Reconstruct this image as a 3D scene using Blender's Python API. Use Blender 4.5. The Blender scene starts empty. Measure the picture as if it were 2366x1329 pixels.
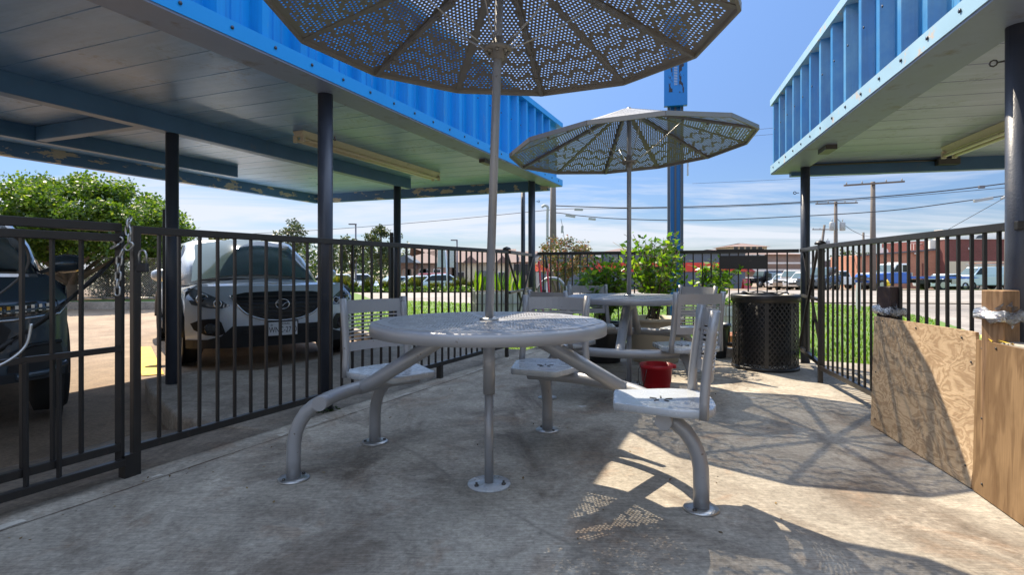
import bpy, bmesh, math, random
from mathutils import Vector, Matrix, Quaternion, noise as mnoise
R = math.radians
random.seed(7)
sc = bpy.context.scene
col = sc.collection
F, CX, HY = 1311.0, 1183.0, 620.0          # focal length, principal column and horizon row of the photograph (2366 px wide)
HC = 1.0                                   # camera height in metres

def at(px, py, Y):
    """the world point seen at (px, py) when it stands Y metres in front"""
    return Vector(((px-CX)*Y/F, Y, HC-(py-HY)*Y/F))
def gp(px, py, z=0.0):
    """the point of the level z seen at (px, py)"""
    Y = F*(HC-z)/(py-HY)
    return Vector(((px-CX)*Y/F, Y, z))

# ------------------------------------------------------------------ mesh building
class MB:
    def __init__(s): s.v = []; s.f = []; s.mi = []; s.cur = 0; s.smooth = set()
    def add(s, vs, fs, smooth=False):
        o = len(s.v); s.v += [tuple(x) for x in vs]
        for f in fs:
            if smooth: s.smooth.add(len(s.f))
            s.f.append(tuple(i+o for i in f)); s.mi.append(s.cur)
        return s
    def box(s, c, d, rz=0.0, ry=0.0, rx=0.0):
        m = Matrix.Rotation(rz, 3, 'Z') @ Matrix.Rotation(ry, 3, 'Y') @ Matrix.Rotation(rx, 3, 'X')
        vs = []
        for z in (-.5, .5):
            for x, y in ((-.5, -.5), (.5, -.5), (.5, .5), (-.5, .5)):
                vs.append(Vector(c) + m @ Vector((x*d[0], y*d[1], z*d[2])))
        return s.add(vs, [(3, 2, 1, 0), (4, 5, 6, 7), (0, 1, 5, 4), (1, 2, 6, 5), (2, 3, 7, 6), (3, 0, 4, 7)])
    def bar(s, p, q, w, h, up=(0, 0, 1)):
        """a rectangular bar from p to q, w wide and h high"""
        p, q = Vector(p), Vector(q); d = (q-p).normalized(); up = Vector(up)
        if abs(d.dot(up)) > .98: up = Vector((1, 0, 0)) if abs(d.x) < .9 else Vector((0, 1, 0))
        a = d.cross(up).normalized(); b = a.cross(d).normalized()
        vs = []
        for e in (p, q):
            for x, y in ((-.5, -.5), (.5, -.5), (.5, .5), (-.5, .5)): vs.append(e + a*x*w + b*y*h)
        return s.add(vs, [(0, 1, 2, 3), (7, 6, 5, 4), (1, 0, 4, 5), (2, 1, 5, 6), (3, 2, 6, 7), (0, 3, 7, 4)])
    def tube(s, pts, r, n=10, cap=True, closed=False):
        pts = [Vector(p) for p in pts]; rs = r if isinstance(r, (list, tuple)) else [r]*len(pts)
        N = len(pts); vs = []; a = None
        for i, p in enumerate(pts):
            if closed: t = (pts[(i+1) % N]-pts[i-1]).normalized()
            else: t = (pts[min(i+1, N-1)]-pts[max(i-1, 0)]).normalized()
            if a is None:
                u = Vector((0, 0, 1)) if abs(t.z) < .9 else Vector((1, 0, 0))
                a = t.cross(u).normalized()
            a = (a - t*a.dot(t)).normalized(); b = t.cross(a)
            for k in range(n):
                g = 2*math.pi*k/n
                vs.append(p + (a*math.cos(g)+b*math.sin(g))*rs[i])
        fs = []
        for i in range(N if closed else N-1):
            j = (i+1) % N
            for k in range(n): fs.append((i*n+k, i*n+(k+1) % n, j*n+(k+1) % n, j*n+k))
        s.add(vs, fs, True)
        if cap and not closed:
            o = len(s.v)-len(vs)
            s.f.append(tuple(o+k for k in range(n))[::-1]); s.mi.append(s.cur)
            s.f.append(tuple(o+(N-1)*n+k for k in range(n))); s.mi.append(s.cur)
        return s
    def lathe(s, prof, c=(0, 0, 0), n=24, smooth=True, sx=1, sy=1, cap=True):
        vs = []; fs = []
        for r, z in prof:
            for k in range(n):
                g = 2*math.pi*k/n
                vs.append((c[0]+r*math.cos(g)*sx, c[1]+r*math.sin(g)*sy, c[2]+z))
        for i in range(len(prof)-1):
            for k in range(n): fs.append((i*n+k, i*n+(k+1) % n, (i+1)*n+(k+1) % n, (i+1)*n+k))
        s.add(vs, fs, smooth)
        if not cap: return s
        o = len(s.v)-len(vs)
        if prof[0][0] > 1e-5: s.f.append(tuple(o+k for k in range(n))[::-1]); s.mi.append(s.cur)
        if prof[-1][0] > 1e-5: s.f.append(tuple(o+(len(prof)-1)*n+k for k in range(n))); s.mi.append(s.cur)
        return s
    def prism(s, poly, z0, z1):
        n = len(poly)
        vs = [(x, y, z0) for x, y in poly]+[(x, y, z1) for x, y in poly]
        return s.add(vs, [tuple(range(n))[::-1], tuple(range(n, 2*n))]+[(i, (i+1) % n, n+(i+1) % n, n+i) for i in range(n)])
    def extrude(s, pts, d):
        """a flat polygon pushed along d"""
        n = len(pts); d = Vector(d)
        vs = [Vector(p) for p in pts]+[Vector(p)+d for p in pts]
        return s.add(vs, [tuple(range(n))[::-1], tuple(range(n, 2*n))]+[(i, (i+1) % n, n+(i+1) % n, n+i) for i in range(n)])
    def loft(s, rings, closed=True, caps=True, smooth=True):
        n = len(rings[0]); vs = [p for r in rings for p in r]; fs = []
        for i in range(len(rings)-1):
            for k in range(n if closed else n-1):
                fs.append((i*n+k, i*n+(k+1) % n, (i+1)*n+(k+1) % n, (i+1)*n+k))
        s.add(vs, fs, smooth)
        if caps and closed:
            o = len(s.v)-len(vs)
            s.f.append(tuple(o+k for k in range(n))[::-1]); s.mi.append(s.cur)
            s.f.append(tuple(o+(len(rings)-1)*n+k for k in range(n))); s.mi.append(s.cur)
        return s
    def sheet(s, poly, step, fn, smooth=True):
        """a 2-D polygon cut by a grid, each vertex carried to fn(u, v)"""
        bm = bmesh.new()
        bm.faces.new([bm.verts.new((x, y, 0)) for x, y in poly])
        xs = [p[0] for p in poly]; ys = [p[1] for p in poly]
        sx, sy = step if isinstance(step, tuple) else (step, step)
        for ax, lo, hi, st in ((0, min(xs), max(xs), sx), (1, min(ys), max(ys), sy)):
            k = lo+st
            while k < hi-1e-4:
                no = (1, 0, 0) if ax == 0 else (0, 1, 0); co = (k, 0, 0) if ax == 0 else (0, k, 0)
                bmesh.ops.bisect_plane(bm, geom=bm.verts[:]+bm.edges[:]+bm.faces[:], plane_co=co, plane_no=no)
                k += st
        bm.verts.index_update()
        vs = [fn(v.co.x, v.co.y) for v in bm.verts]; fs = [tuple(v.index for v in f.verts) for f in bm.faces]
        bm.free()
        return s.add(vs, fs, smooth)
    def leaf(s, p, size, elong=1.6, nrm=None, fold=.0):
        d = Vector((random.gauss(0, 1), random.gauss(0, 1), random.gauss(0, .7))).normalized()
        n = Vector((random.gauss(0, 1), random.gauss(0, 1), random.gauss(.6, 1))) if nrm is None else nrm
        a = d.cross(n)
        if a.length < 1e-4: a = Vector((1, 0, 0))
        a.normalize(); b = size*elong; w = size*.5
        p = Vector(p)
        s.v += [tuple(p), tuple(p+d*b*.45+a*w), tuple(p+d*b), tuple(p+d*b*.45-a*w)]
        o = len(s.v)-4; s.f.append((o, o+1, o+2, o+3)); s.mi.append(s.cur)

def obj(name, mb, m, parent=None, off=None, sub=0, bevel=0.0, loc=None, recalc=False):
    me = bpy.data.meshes.new(name)
    vs = mb.v
    if off is not None: vs = [(x-off[0], y-off[1], z-off[2]) for x, y, z in vs]
    me.from_pydata(vs, [], mb.f)
    ms = m if isinstance(m, (list, tuple)) else [m]
    for x in ms: me.materials.append(x)
    for i, p in enumerate(me.polygons):
        if mb.mi[i]: p.material_index = mb.mi[i]
        if i in mb.smooth: p.use_smooth = True
    if recalc:
        bm = bmesh.new(); bm.from_mesh(me); bmesh.ops.remove_doubles(bm, verts=bm.verts[:], dist=1e-5)
        bmesh.ops.recalc_face_normals(bm, faces=bm.faces[:]); bm.to_mesh(me); bm.free()
    me.update()
    o = bpy.data.objects.new(name, me); col.objects.link(o)
    if parent is not None: o.parent = parent
    if loc is not None: o.location = loc
    if bevel:
        b = o.modifiers.new('bevel', 'BEVEL'); b.width = bevel; b.segments = 2; b.limit_method = 'ANGLE'; b.angle_limit = R(40)
    if sub:
        d = o.modifiers.new('sub', 'SUBSURF'); d.levels = sub; d.render_levels = sub
    return o
def tag(o, label=None, cat=None, group=None, kind=None):
    if label: o['label'] = label
    if cat: o['category'] = cat
    if group: o['group'] = group
    if kind: o['kind'] = kind
    return o
def thing(name, label, cat, loc=(0, 0, 0), rz=0.0, group=None):
    o = bpy.data.objects.new(name, None); col.objects.link(o)
    o.empty_display_size = .1; o.location = loc; o.rotation_euler = (0, 0, rz)
    return tag(o, label, cat, group)
def struct(name, mb, m):
    return tag(obj(name, mb, m), kind='structure')
def dup(root, loc, rz=0.0, label=None, group=None, scale=None):
    r = root.copy(); col.objects.link(r); r.location = loc; r.rotation_euler = (0, 0, rz)
    if scale: r.scale = (scale,)*3 if not isinstance(scale, tuple) else scale
    if label: r['label'] = label
    if group: r['group'] = group
    for ch in list(root.children):
        c = ch.copy(); col.objects.link(c); c.parent = r
        for g in list(ch.children):
            d = g.copy(); col.objects.link(d); d.parent = c
    return r
def dup_part(o, loc):
    c = o.copy(); col.objects.link(c); c.parent = o.parent; c.location = loc; c.rotation_euler = (random.uniform(-.004, .004), random.uniform(-.004, .004), random.uniform(-.12, .12))
    return c
def text_mesh(txt, size, extrude=.001):
    cu = bpy.data.curves.new('lettering', 'FONT'); cu.body = txt; cu.size = size; cu.extrude = extrude
    cu.align_x = 'CENTER'; cu.align_y = 'CENTER'; cu.resolution_u = 3
    t = bpy.data.objects.new('lettering', cu); col.objects.link(t)
    bpy.context.view_layer.update()
    me = bpy.data.meshes.new_from_object(t.evaluated_get(bpy.context.evaluated_depsgraph_get()))
    bpy.data.objects.remove(t); bpy.data.curves.remove(cu)
    return me
def lettering(name, txt, size, mtx, m, parent):
    me = text_mesh(txt, size); me.materials.clear(); me.materials.append(m)
    me.transform(mtx)
    o = bpy.data.objects.new(name, me); col.objects.link(o); o.parent = parent
    return o

# ------------------------------------------------------------------ materials
def nt(name):
    m = bpy.data.materials.new(name); m.use_nodes = True
    t = m.node_tree; b = t.nodes['Principled BSDF']
    return m, t, b
def nd(t, ty, **kw):
    n = t.nodes.new(ty)
    for k, v in kw.items():
        if k in n.inputs.keys() if hasattr(n.inputs, 'keys') else False: n.inputs[k].default_value = v
        else: setattr(n, k, v)
    return n
def coords(t, scale=(1, 1, 1), rot=(0, 0, 0), kind='Object'):
    c = t.nodes.new('ShaderNodeTexCoord'); mp = t.nodes.new('ShaderNodeMapping')
    mp.inputs['Scale'].default_value = scale; mp.inputs['Rotation'].default_value = rot
    t.links.new(c.outputs[kind], mp.inputs['Vector'])
    return mp.outputs['Vector']
def noise(t, vec, scale, detail=4, rough=.55, dist=0.0):
    n = t.nodes.new('ShaderNodeTexNoise')
    n.inputs['Scale'].default_value = scale; n.inputs['Detail'].default_value = detail
    n.inputs['Roughness'].default_value = rough; n.inputs['Distortion'].default_value = dist
    t.links.new(vec, n.inputs['Vector'])
    return n.outputs['Fac']
def ramp(t, fac, stops, interp='LINEAR'):
    r = t.nodes.new('ShaderNodeValToRGB'); r.color_ramp.interpolation = interp
    e = r.color_ramp.elements
    while len(e) < len(stops): e.new(.5)
    for i, (p, c) in enumerate(stops):
        e[i].position = p; e[i].color = (c[0], c[1], c[2], 1) if not isinstance(c, (int, float)) else (c, c, c, 1)
    t.links.new(fac, r.inputs['Fac'])
    return r.outputs['Color']
def mix(t, fac, a, b, mode='MIX'):
    m = t.nodes.new('ShaderNodeMix'); m.data_type = 'RGBA'; m.blend_type = mode
    for sock, val in ((m.inputs[0], fac), (m.inputs[6], a), (m.inputs[7], b)):
        if isinstance(val, bpy.types.NodeSocket): t.links.new(val, sock)
        elif isinstance(val, (int, float)): sock.default_value = val
        else: sock.default_value = (val[0], val[1], val[2], 1)
    return m.outputs[2]
def math_(t, op, a, b=None):
    m = t.nodes.new('ShaderNodeMath'); m.operation = op
    for i, val in enumerate((a, b)):
        if val is None: continue
        if isinstance(val, bpy.types.NodeSocket): t.links.new(val, m.inputs[i])
        else: m.inputs[i].default_value = val
    return m.outputs[0]
def bump(t, b, h, strength=.3, dist=.01):
    n = t.nodes.new('ShaderNodeBump'); n.inputs['Strength'].default_value = strength; n.inputs['Distance'].default_value = dist
    t.links.new(h, n.inputs['Height']); t.links.new(n.outputs['Normal'], b.inputs['Normal'])
def pm(name, c, rough=.5, metal=0.0, var=.12, vs=6.0, bmp=0.0, bs=60.0, spec=.5, coat=0.0, dirt=None, dsc=3.0, dlo=.55, dhi=.72, streak=0.0):
    """painted / plain surface: base colour with soft blotches, optional dirt of another colour, optional fine bump"""
    m, t, b = nt(name)
    v = coords(t)
    n = noise(t, v, vs, 5)
    cc = mix(t, n, [x*(1-var) for x in c], [min(1, x*(1+var)) for x in c])
    if dirt is not None:
        d = ramp(t, noise(t, v, dsc, 8, .65), [(dlo, 0), (dhi, 1)])
        cc = mix(t, d, cc, dirt)
    if streak:
        cc = mix(t, streak, cc, ramp(t, noise(t, coords(t, (9, 9, .5)), 1.0, 6, .7), [(.32, (.62, .66, .70)), (.5, (1, 1, 1)), (.68, (1.18, 1.14, 1.10))]), 'MULTIPLY')
        cc = mix(t, math_(t, 'MULTIPLY', ramp(t, noise(t, coords(t, (14, 14, 2.2)), 1.0, 8, .72), [(.60, 0), (.66, 1)]), streak*.35), cc, (.30, .27, .24))
    t.links.new(cc, b.inputs['Base Color'])
    b.inputs['Roughness'].default_value = rough; b.inputs['Metallic'].default_value = metal
    b.inputs['Specular IOR Level'].default_value = spec; b.inputs['Coat Weight'].default_value = coat
    b.inputs['Coat Roughness'].default_value = .04
    if rough > .15:
        rr = math_(t, 'MULTIPLY_ADD', n, .25); rr.node.inputs[2].default_value = rough-.12
        t.links.new(rr, b.inputs['Roughness'])
    if bmp: bump(t, b, noise(t, v, bs, 4), bmp, .004)
    return m
def leafm(name, stops, trans=.35, rough=.45):
    m, t, b = nt(name)
    g = t.nodes.new('ShaderNodeNewGeometry')
    c = ramp(t, g.outputs['Random Per Island'], stops)
    v = coords(t); c = mix(t, noise(t, v, 1.3, 3), mix(t, 1.0, c, (.55, .6, .5), 'MULTIPLY'), c)
    t.links.new(c, b.inputs['Base Color']); b.inputs['Roughness'].default_value = rough
    tr = t.nodes.new('ShaderNodeBsdfTranslucent'); t.links.new(mix(t, 1.0, c, (1.5, 1.5, .6), 'MULTIPLY'), tr.inputs['Color'])
    ms = t.nodes.new('ShaderNodeMixShader'); ms.inputs[0].default_value = trans
    t.links.new(b.outputs[0], ms.inputs[1]); t.links.new(tr.outputs[0], ms.inputs[2])
    t.links.new(ms.outputs[0], t.nodes['Material Output'].inputs['Surface'])
    return m
M = {}
def nnoise(t, v):
    n = t.nodes.new('ShaderNodeTexNoise'); n.inputs['Scale'].default_value = 22; n.inputs['Detail'].default_value = 3; t.links.new(v, n.inputs['Vector']); return n.outputs['Color']
def concrete(name, c, lit=(1, 1, 1), stain=.6, brush=True, joints=0.0, rz=0.0, sc_=1.0):
    m, t, b = nt(name)
    v = coords(t)
    big = noise(t, v, .7*sc_, 6, .6, .4); mid = noise(t, v, 3.2*sc_, 8, .65, .3); fine = noise(t, v, 42, 6, .75)
    cc = mix(t, ramp(t, big, [(.35, 0), (.68, 1)]), [x*.62 for x in c], [min(1, x*1.14) for x in c])
    # brown and dark stains with a shape of their own
    st = ramp(t, noise(t, coords(t, (1, .55, 1), (0, 0, .5)), 1.7*sc_, 9, .68, .9), [(.47, 0), (.62, 1)])
    cc = mix(t, math_(t, 'MULTIPLY', st, stain), cc, (c[0]*.34, c[1]*.30, c[2]*.28))
    st2 = ramp(t, noise(t, coords(t, (1, 1, 1), (0, 0, 1.1)), 2.6*sc_, 9, .7, .6), [(.54, 0), (.62, 1)])
    cc = mix(t, math_(t, 'MULTIPLY', st2, stain*.45), cc, (c[0]*.62, c[1]*.44, c[2]*.33))
    pale = ramp(t, noise(t, v, 2.1*sc_, 10, .72, .8), [(.56, 0), (.68, 1)])
    cc = mix(t, math_(t, 'MULTIPLY', pale, .5), cc, [min(.8, x*1.5) for x in c])
    cc = mix(t, math_(t, 'MULTIPLY', ramp(t, mid, [(.40, 1), (.60, 0)]), .45), cc, [x*.62 for x in c])
    scuff = noise(t, v, 9*sc_, 10, .74, .5)
    cc = mix(t, .55, cc, ramp(t, scuff, [(.36, (.68, .67, .66)), (.50, (1, 1, 1)), (.64, (1.22, 1.21, 1.19))]), 'MULTIPLY')
    pit = ramp(t, noise(t, v, 16*sc_, 6, .6), [(.33, 1), (.37, 0)])
    cc = mix(t, math_(t, 'MULTIPLY', pit, .55), cc, [x*.38 for x in c])
    cc = mix(t, .55, cc, ramp(t, fine, [(.34, (.42, .42, .42)), (.66, (1.32, 1.32, 1.32))]), 'MULTIPLY')
    vs_ = t.nodes.new('ShaderNodeTexVoronoi'); vs_.inputs['Scale'].default_value = 1.5; t.links.new(mix(t, .06, v, nnoise(t, v)), vs_.inputs['Vector'])
    if brush: cc = mix(t, math_(t, 'MULTIPLY', ramp(t, vs_.outputs['Distance'], [(.035, 1), (.05, 0)]), .75), cc, (.62, .62, .60))
    speck = ramp(t, noise(t, v, 28, 2, .5), [(.70, 0), (.74, 1)])
    cc = mix(t, math_(t, 'MULTIPLY', speck, .4), cc, (c[0]*.3, c[1]*.28, c[2]*.26))
    h = fine
    if brush:
        br = noise(t, coords(t, (9, 170, 1), (0, 0, R(-14))), 1.0, 3, .6)
        cc = mix(t, .55, cc, ramp(t, br, [(.35, (.60, .60, .60)), (.65, (1.18, 1.18, 1.18))]), 'MULTIPLY')
        h = math_(t, 'ADD', math_(t, 'MULTIPLY', br, .8), math_(t, 'MULTIPLY', fine, .5))
    cr = t.nodes.new('ShaderNodeTexVoronoi'); cr.feature = 'DISTANCE_TO_EDGE'; cr.inputs['Scale'].default_value = .42*sc_
    vv = mix(t, .12, v, t.nodes.new('ShaderNodeTexNoise').outputs['Color'])
    nn = vv.node.inputs[7].links[0].from_node; nn.inputs['Scale'].default_value = 3; t.links.new(v, nn.inputs['Vector'])
    t.links.new(vv, cr.inputs['Vector'])
    crk = ramp(t, cr.outputs['Distance'], [(.0, 1), (.006, 0)])
    cc = mix(t, math_(t, 'MULTIPLY', math_(t, 'MULTIPLY', crk, ramp(t, big, [(.45, 0), (.55, 1)])), .6), cc, [x*.35 for x in c])
    t.links.new(cc, b.inputs['Base Color'])
    b.inputs['Roughness'].default_value = .82; b.inputs['Specular IOR Level'].default_value = .3
    bump(t, b, h, .35, .004)
    return m
M['patio'] = concrete('patio_concrete', (.48, .435, .36), stain=.9)
M['apron'] = concrete('apron_concrete', (.36, .30, .24), stain=.55)
M['lot'] = concrete('lot_concrete', (.35, .26, .18), stain=.5, brush=False, sc_=.5)
M['kerb'] = concrete('kerb_concrete', (.40, .35, .29), stain=.5, brush=False)
M['road'] = concrete('road_concrete', (.34, .305, .265), stain=.28, brush=False, sc_=.3)
M['asphalt'] = pm('asphalt', (.16, .15, .15), .9, var=.3, vs=3, bmp=.3)
M['yellow_paint'] = pm('yellow_kerb_paint', (.72, .42, .03), .7, var=.25, vs=9, dirt=(.35, .28, .18), dsc=12, dlo=.56)
M['black_metal'] = pm('black_painted_steel', (.016, .0145, .014), .36, var=.4, vs=9, dirt=(.06, .04, .03), dsc=14, dlo=.60, dhi=.75, bmp=.08, bs=90)
M['pole'] = pm('blue_black_pole_paint', (.042, .050, .068), .36, var=.35, vs=7, dirt=(.09, .085, .085), dsc=7, dlo=.62, dhi=.8, bmp=.25, bs=120)
M['beam'] = pm('navy_beam_paint', (.055, .14, .27), .42, var=.3, vs=4, dirt=(.12, .14, .17), dsc=5, dlo=.6, dhi=.8)
def peel(name):
    m, t, b = nt(name)
    v = coords(t)
    blue = mix(t, noise(t, v, 4, 5), (.04, .11, .22), (.06, .15, .29))
    n = noise(t, coords(t, (1, 1, 3)), 3.4, 7, .6)
    pl = ramp(t, n, [(.565, 0), (.575, 1)], 'LINEAR')
    cc = mix(t, pl, blue, mix(t, noise(t, v, 20, 4), (.36, .30, .22), (.5, .43, .33)))
    t.links.new(cc, b.inputs['Base Color']); b.inputs['Roughness'].default_value = .55
    bump(t, b, n, .3, .01)
    return m
M['peel'] = peel('peeling_blue_paint')
def ceiling(name, a, bcol, rz):
    m, t, b = nt(name)
    v = coords(t, (1, 1, 1), (0, 0, rz))
    bl = noise(t, v, .9, 6, .6, .3); st = noise(t, coords(t, (9, 1.4, 1), (0, 0, rz)), 1.2, 6, .65)
    sp = noise(t, v, 22, 6, .75)
    cc = mix(t, ramp(t, bl, [(.35, 0), (.65, 1)]), a, bcol)
    cc = mix(t, .6, cc, ramp(t, st, [(.3, (.62, .62, .64)), (.7, (1.15, 1.13, 1.1))]), 'MULTIPLY')
    mold = math_(t, 'MULTIPLY', ramp(t, noise(t, v, 2.3, 8, .7), [(.52, 0), (.66, 1)]), ramp(t, sp, [(.48, 0), (.60, 1)]))
    cc = mix(t, math_(t, 'MULTIPLY', mold, .7), cc, (.05, .05, .055))
    t.links.new(cc, b.inputs['Base Color'])
    b.inputs['Roughness'].default_value = .34; b.inputs['Specular IOR Level'].default_value = .55
    rr = ramp(t, bl, [(.3, .26), (.7, .5)]); t.links.new(rr, b.inputs['Roughness'])
    bump(t, b, math_(t, 'ADD', st, math_(t, 'MULTIPLY', sp, .4)), .18, .01)
    return m
M['ceiling'] = ceiling('weathered_ceiling_panel', (.10, .25, .50), (.33, .48, .68), R(-22))
M['ceiling_r'] = ceiling('grey_ceiling_panel', (.27, .295, .52), (.42, .43, .63), R(-14))
M['soffit'] = pm('weathered_soffit', (.22, .265, .37), .5, var=.3, vs=3, dirt=(.16, .15, .14), dsc=6)
M['fascia'] = pm('bright_blue_sheet_metal', (.004, .285, .74), .38, var=.16, vs=1.5, spec=.35, streak=.55)
M['fascia_r'] = pm('faded_blue_sheet_metal', (.016, .19, .44), .30, var=.18, vs=1.5, spec=.9, dirt=(.10, .30, .48), dsc=2.2, dlo=.45, dhi=.70, streak=.7)
M['trim'] = pm('blue_trim', (.012, .31, .76), .35, var=.1, vs=2, spec=.4)
M['trim_r'] = pm('faded_trim', (.32, .50, .60), .4, var=.15, vs=3, dirt=(.5, .45, .38), dsc=7, dlo=.60, dhi=.64)
M['screw'] = pm('screw', (.05, .06, .08), .4, .6)
M['silver_paint'] = pm('silver_powder_coat', (.34, .345, .36), .36, .2, var=.10, vs=8, spec=.5, bmp=.05, bs=200, dirt=(.20, .18, .16), dsc=26, dlo=.65, dhi=.70)
M['tube'] = pm('silver_tube_paint', (.315, .32, .33), .36, .3, var=.16, vs=6, bmp=.06, bs=160, dirt=(.15, .125, .105), dsc=24, dlo=.64, dhi=.69)
M['seat'] = pm('pale_seat_coat', (.44, .47, .50), .26, .1, var=.07, vs=9, spec=.55, dirt=(.34, .33, .31), dsc=22, dlo=.69, dhi=.76)
M['umbrella'] = pm('umbrella_sheet', (.225, .215, .20), .45, .2, var=.12, vs=3)
M['steel'] = pm('galvanised_steel', (.45, .45, .44), .35, .9, var=.2, vs=30)
M['dark_steel'] = pm('dark_steel', (.09, .085, .08), .45, .7, var=.3, vs=20)
M['fixture'] = pm('yellowed_fixture', (.55, .49, .37), .45, var=.2, vs=9, dirt=(.30, .24, .17), dsc=12, dlo=.62)
M['tube_lamp'] = pm('unlit_fluorescent_tube', (.62, .55, .36), .3, var=.08, vs=5)
M['red_plastic'] = pm('red_plastic', (.52, .012, .022), .35, var=.12, vs=8, spec=.5)
M['black_plastic'] = pm('black_plastic', (.018, .018, .02), .42, var=.3, vs=10)
M['web'] = pm('black_webbing', (.02, .02, .021), .75, var=.4, vs=60, bmp=.3, bs=300)
M['bin'] = pm('black_bin_coat', (.020, .019, .018), .40, var=.3, vs=10, dirt=(.09, .07, .05), dsc=9, dlo=.62)
M['bag'] = pm('bin_liner', (.012, .012, .013), .5, var=.3, vs=5, bmp=.6, bs=9)
M['beige_pot'] = pm('beige_pot', (.50, .42, .30), .6, var=.1, vs=5, dirt=(.33, .26, .18), dsc=5, dlo=.62)
M['terracotta'] = pm('terracotta', (.52, .22, .12), .75, var=.15, vs=8)
M['dry_leaf'] = leafm('dry_leaf', [(0, (.12, .07, .03)), (.5, (.22, .13, .05)), (1, (.30, .22, .10))], .1, .8)
M['mortar'] = pm('rough_mortar', (.46, .43, .37), .95, var=.3, vs=20, bmp=.8, bs=40, dirt=(.16, .14, .11), dsc=14, dlo=.5)
M['soil'] = pm('soil', (.09, .06, .04), .95, var=.4, vs=30, bmp=.6, bs=40)
M['tote'] = pm('white_tote_plastic', (.66, .68, .68), .4, var=.06, vs=4, dirt=(.45, .44, .40), dsc=4, dlo=.62)
M['blue_col'] = pm('blue_sign_post_paint', (.0, .17, .50), .42, var=.12, vs=3)
M['blue_col_dark'] = pm('dark_flange_paint', (.07, .085, .11), .45, var=.3, vs=4)
def plywood(name, c, dark, rot, scale, density, line):
    m, t, b = nt(name)
    v = coords(t, scale, rot)
    n = noise(t, v, 1.0, 4, .5, .55)
    band = math_(t, 'FRACT', math_(t, 'MULTIPLY', n, density))
    g = ramp(t, band, [(0, 0.0), (.30, .1), (.62, .9), (.80, .75), (1.0, .0)])
    fib = noise(t, coords(t, (6, 6, 260) if scale[2] > scale[0] else (140, 140, 6), rot), 1.0, 3, .6)
    cc = mix(t, math_(t, 'MULTIPLY', g, line), c, dark)
    cc = mix(t, .6, cc, ramp(t, fib, [(.3, (.74, .72, .70)), (.7, (1.14, 1.14, 1.14))]), 'MULTIPLY')
    cc = mix(t, math_(t, 'MULTIPLY', ramp(t, noise(t, coords(t), 2.4, 5, .6), [(.42, 0), (.68, 1)]), .55), cc, [x*.75 for x in dark])
    vo = t.nodes.new('ShaderNodeTexVoronoi'); vo.inputs['Scale'].default_value = 2.1
    t.links.new(coords(t, (1, 1, .8)), vo.inputs['Vector'])
    cc = mix(t, ramp(t, vo.outputs['Distance'], [(.0, 1), (.045, .9), (.065, 0)]), cc, [x*.42 for x in dark])
    t.links.new(cc, b.inputs['Base Color']); b.inputs['Roughness'].default_value = .75; b.inputs['Specular IOR Level'].default_value = .25
    bump(t, b, math_(t, 'ADD', fib, g), .25, .002)
    return m
M['ply_wavy'] = plywood('wavy_grain_plywood', (.60, .45, .29), (.26, .155, .08), (0, 0, 0), (4.6, 4.6, 10.5), 9.0, .65)
M['ply_warm'] = plywood('straight_grain_plywood', (.27, .175, .092), (.11, .06, .027), (0, 0, 0), (6.5, 6.5, 1.5), 6.0, .7)
M['timber'] = plywood('brown_timber', (.40, .25, .14), (.21, .12, .06), (0, 0, 0), (14, 14, 2), 6.0, .7)
M['timber_dark'] = pm('dark_stained_timber', (.055, .035, .032), .6, var=.4, vs=14, dirt=(.12, .07, .05), dsc=9)
M['timber_grey'] = pm('grey_lumber', (.42, .38, .32), .7, var=.2, vs=12)
def wrap():
    m, t, b = nt('crumpled_plastic_film')
    v = coords(t)
    b.inputs['Base Color'].default_value = (.20, .21, .23, 1); b.inputs['Roughness'].default_value = .12
    b.inputs['Transmission Weight'].default_value = .6; b.inputs['Specular IOR Level'].default_value = .8
    bump(t, b, noise(t, coords(t, (1, 1, 3)), 34, 4, .6, 1.2), 1.0, .02)
    return m
M['film'] = wrap()
M['yellow_tape'] = pm('yellow_tape', (.7, .5, .05), .5)
# vehicles
def carpaint(name, c, metal=.5, rough=.25):
    m, t, b = nt(name)
    fl = noise(t, coords(t), 900, 1)
    t.links.new(mix(t, fl, [x*.92 for x in c], [min(1, x*1.08) for x in c]), b.inputs['Base Color'])
    b.inputs['Metallic'].default_value = metal; b.inputs['Roughness'].default_value = rough
    b.inputs['Coat Weight'].default_value = .8; b.inputs['Coat Roughness'].default_value = .03
    return m
M['car_silver'] = carpaint('silver_car_paint', (.70, .75, .80), .12, .3)
M['car_dark'] = carpaint('dark_slate_car_paint', (.065, .09, .115), .35, .22)
M['car_white'] = carpaint('white_car_paint', (.74, .76, .77), 0, .3)
M['car_red'] = carpaint('red_car_paint', (.30, .02, .02), .1)
M['car_blue'] = carpaint('blue_truck_paint', (.012, .12, .52), .1)
M['car_black'] = carpaint('black_car_paint', (.010, .010, .012), .1)
M['car_tan'] = carpaint('champagne_car_paint', (.36, .33, .30), .4)
M['car_mist'] = carpaint('pale_blue_car_paint', (.48, .60, .66), .1)
def carglass(name, c=(.02, .028, .03)):
    m, t, b = nt(name)
    n = noise(t, coords(t), 2.5, 4)
    t.links.new(mix(t, n, [x*.7 for x in c], [x*1.3 for x in c]), b.inputs['Base Color'])
    b.inputs['Roughness'].default_value = .07; b.inputs['IOR'].default_value = 1.45
    b.inputs['Specular IOR Level'].default_value = .42; b.inputs['Coat Weight'].default_value = .05; b.inputs['Coat Roughness'].default_value = .02
    return m
M['glass'] = carglass('dark_window_glass')
M['screen'] = carglass('windscreen_glass', (.075, .115, .125))
M['cladding'] = pm('black_cladding', (.025, .026, .028), .55, var=.2, vs=20, bmp=.15, bs=300)
M['tyre'] = pm('tyre_rubber', (.018, .018, .018), .8, var=.3, vs=12, bmp=.3, bs=60)
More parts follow.
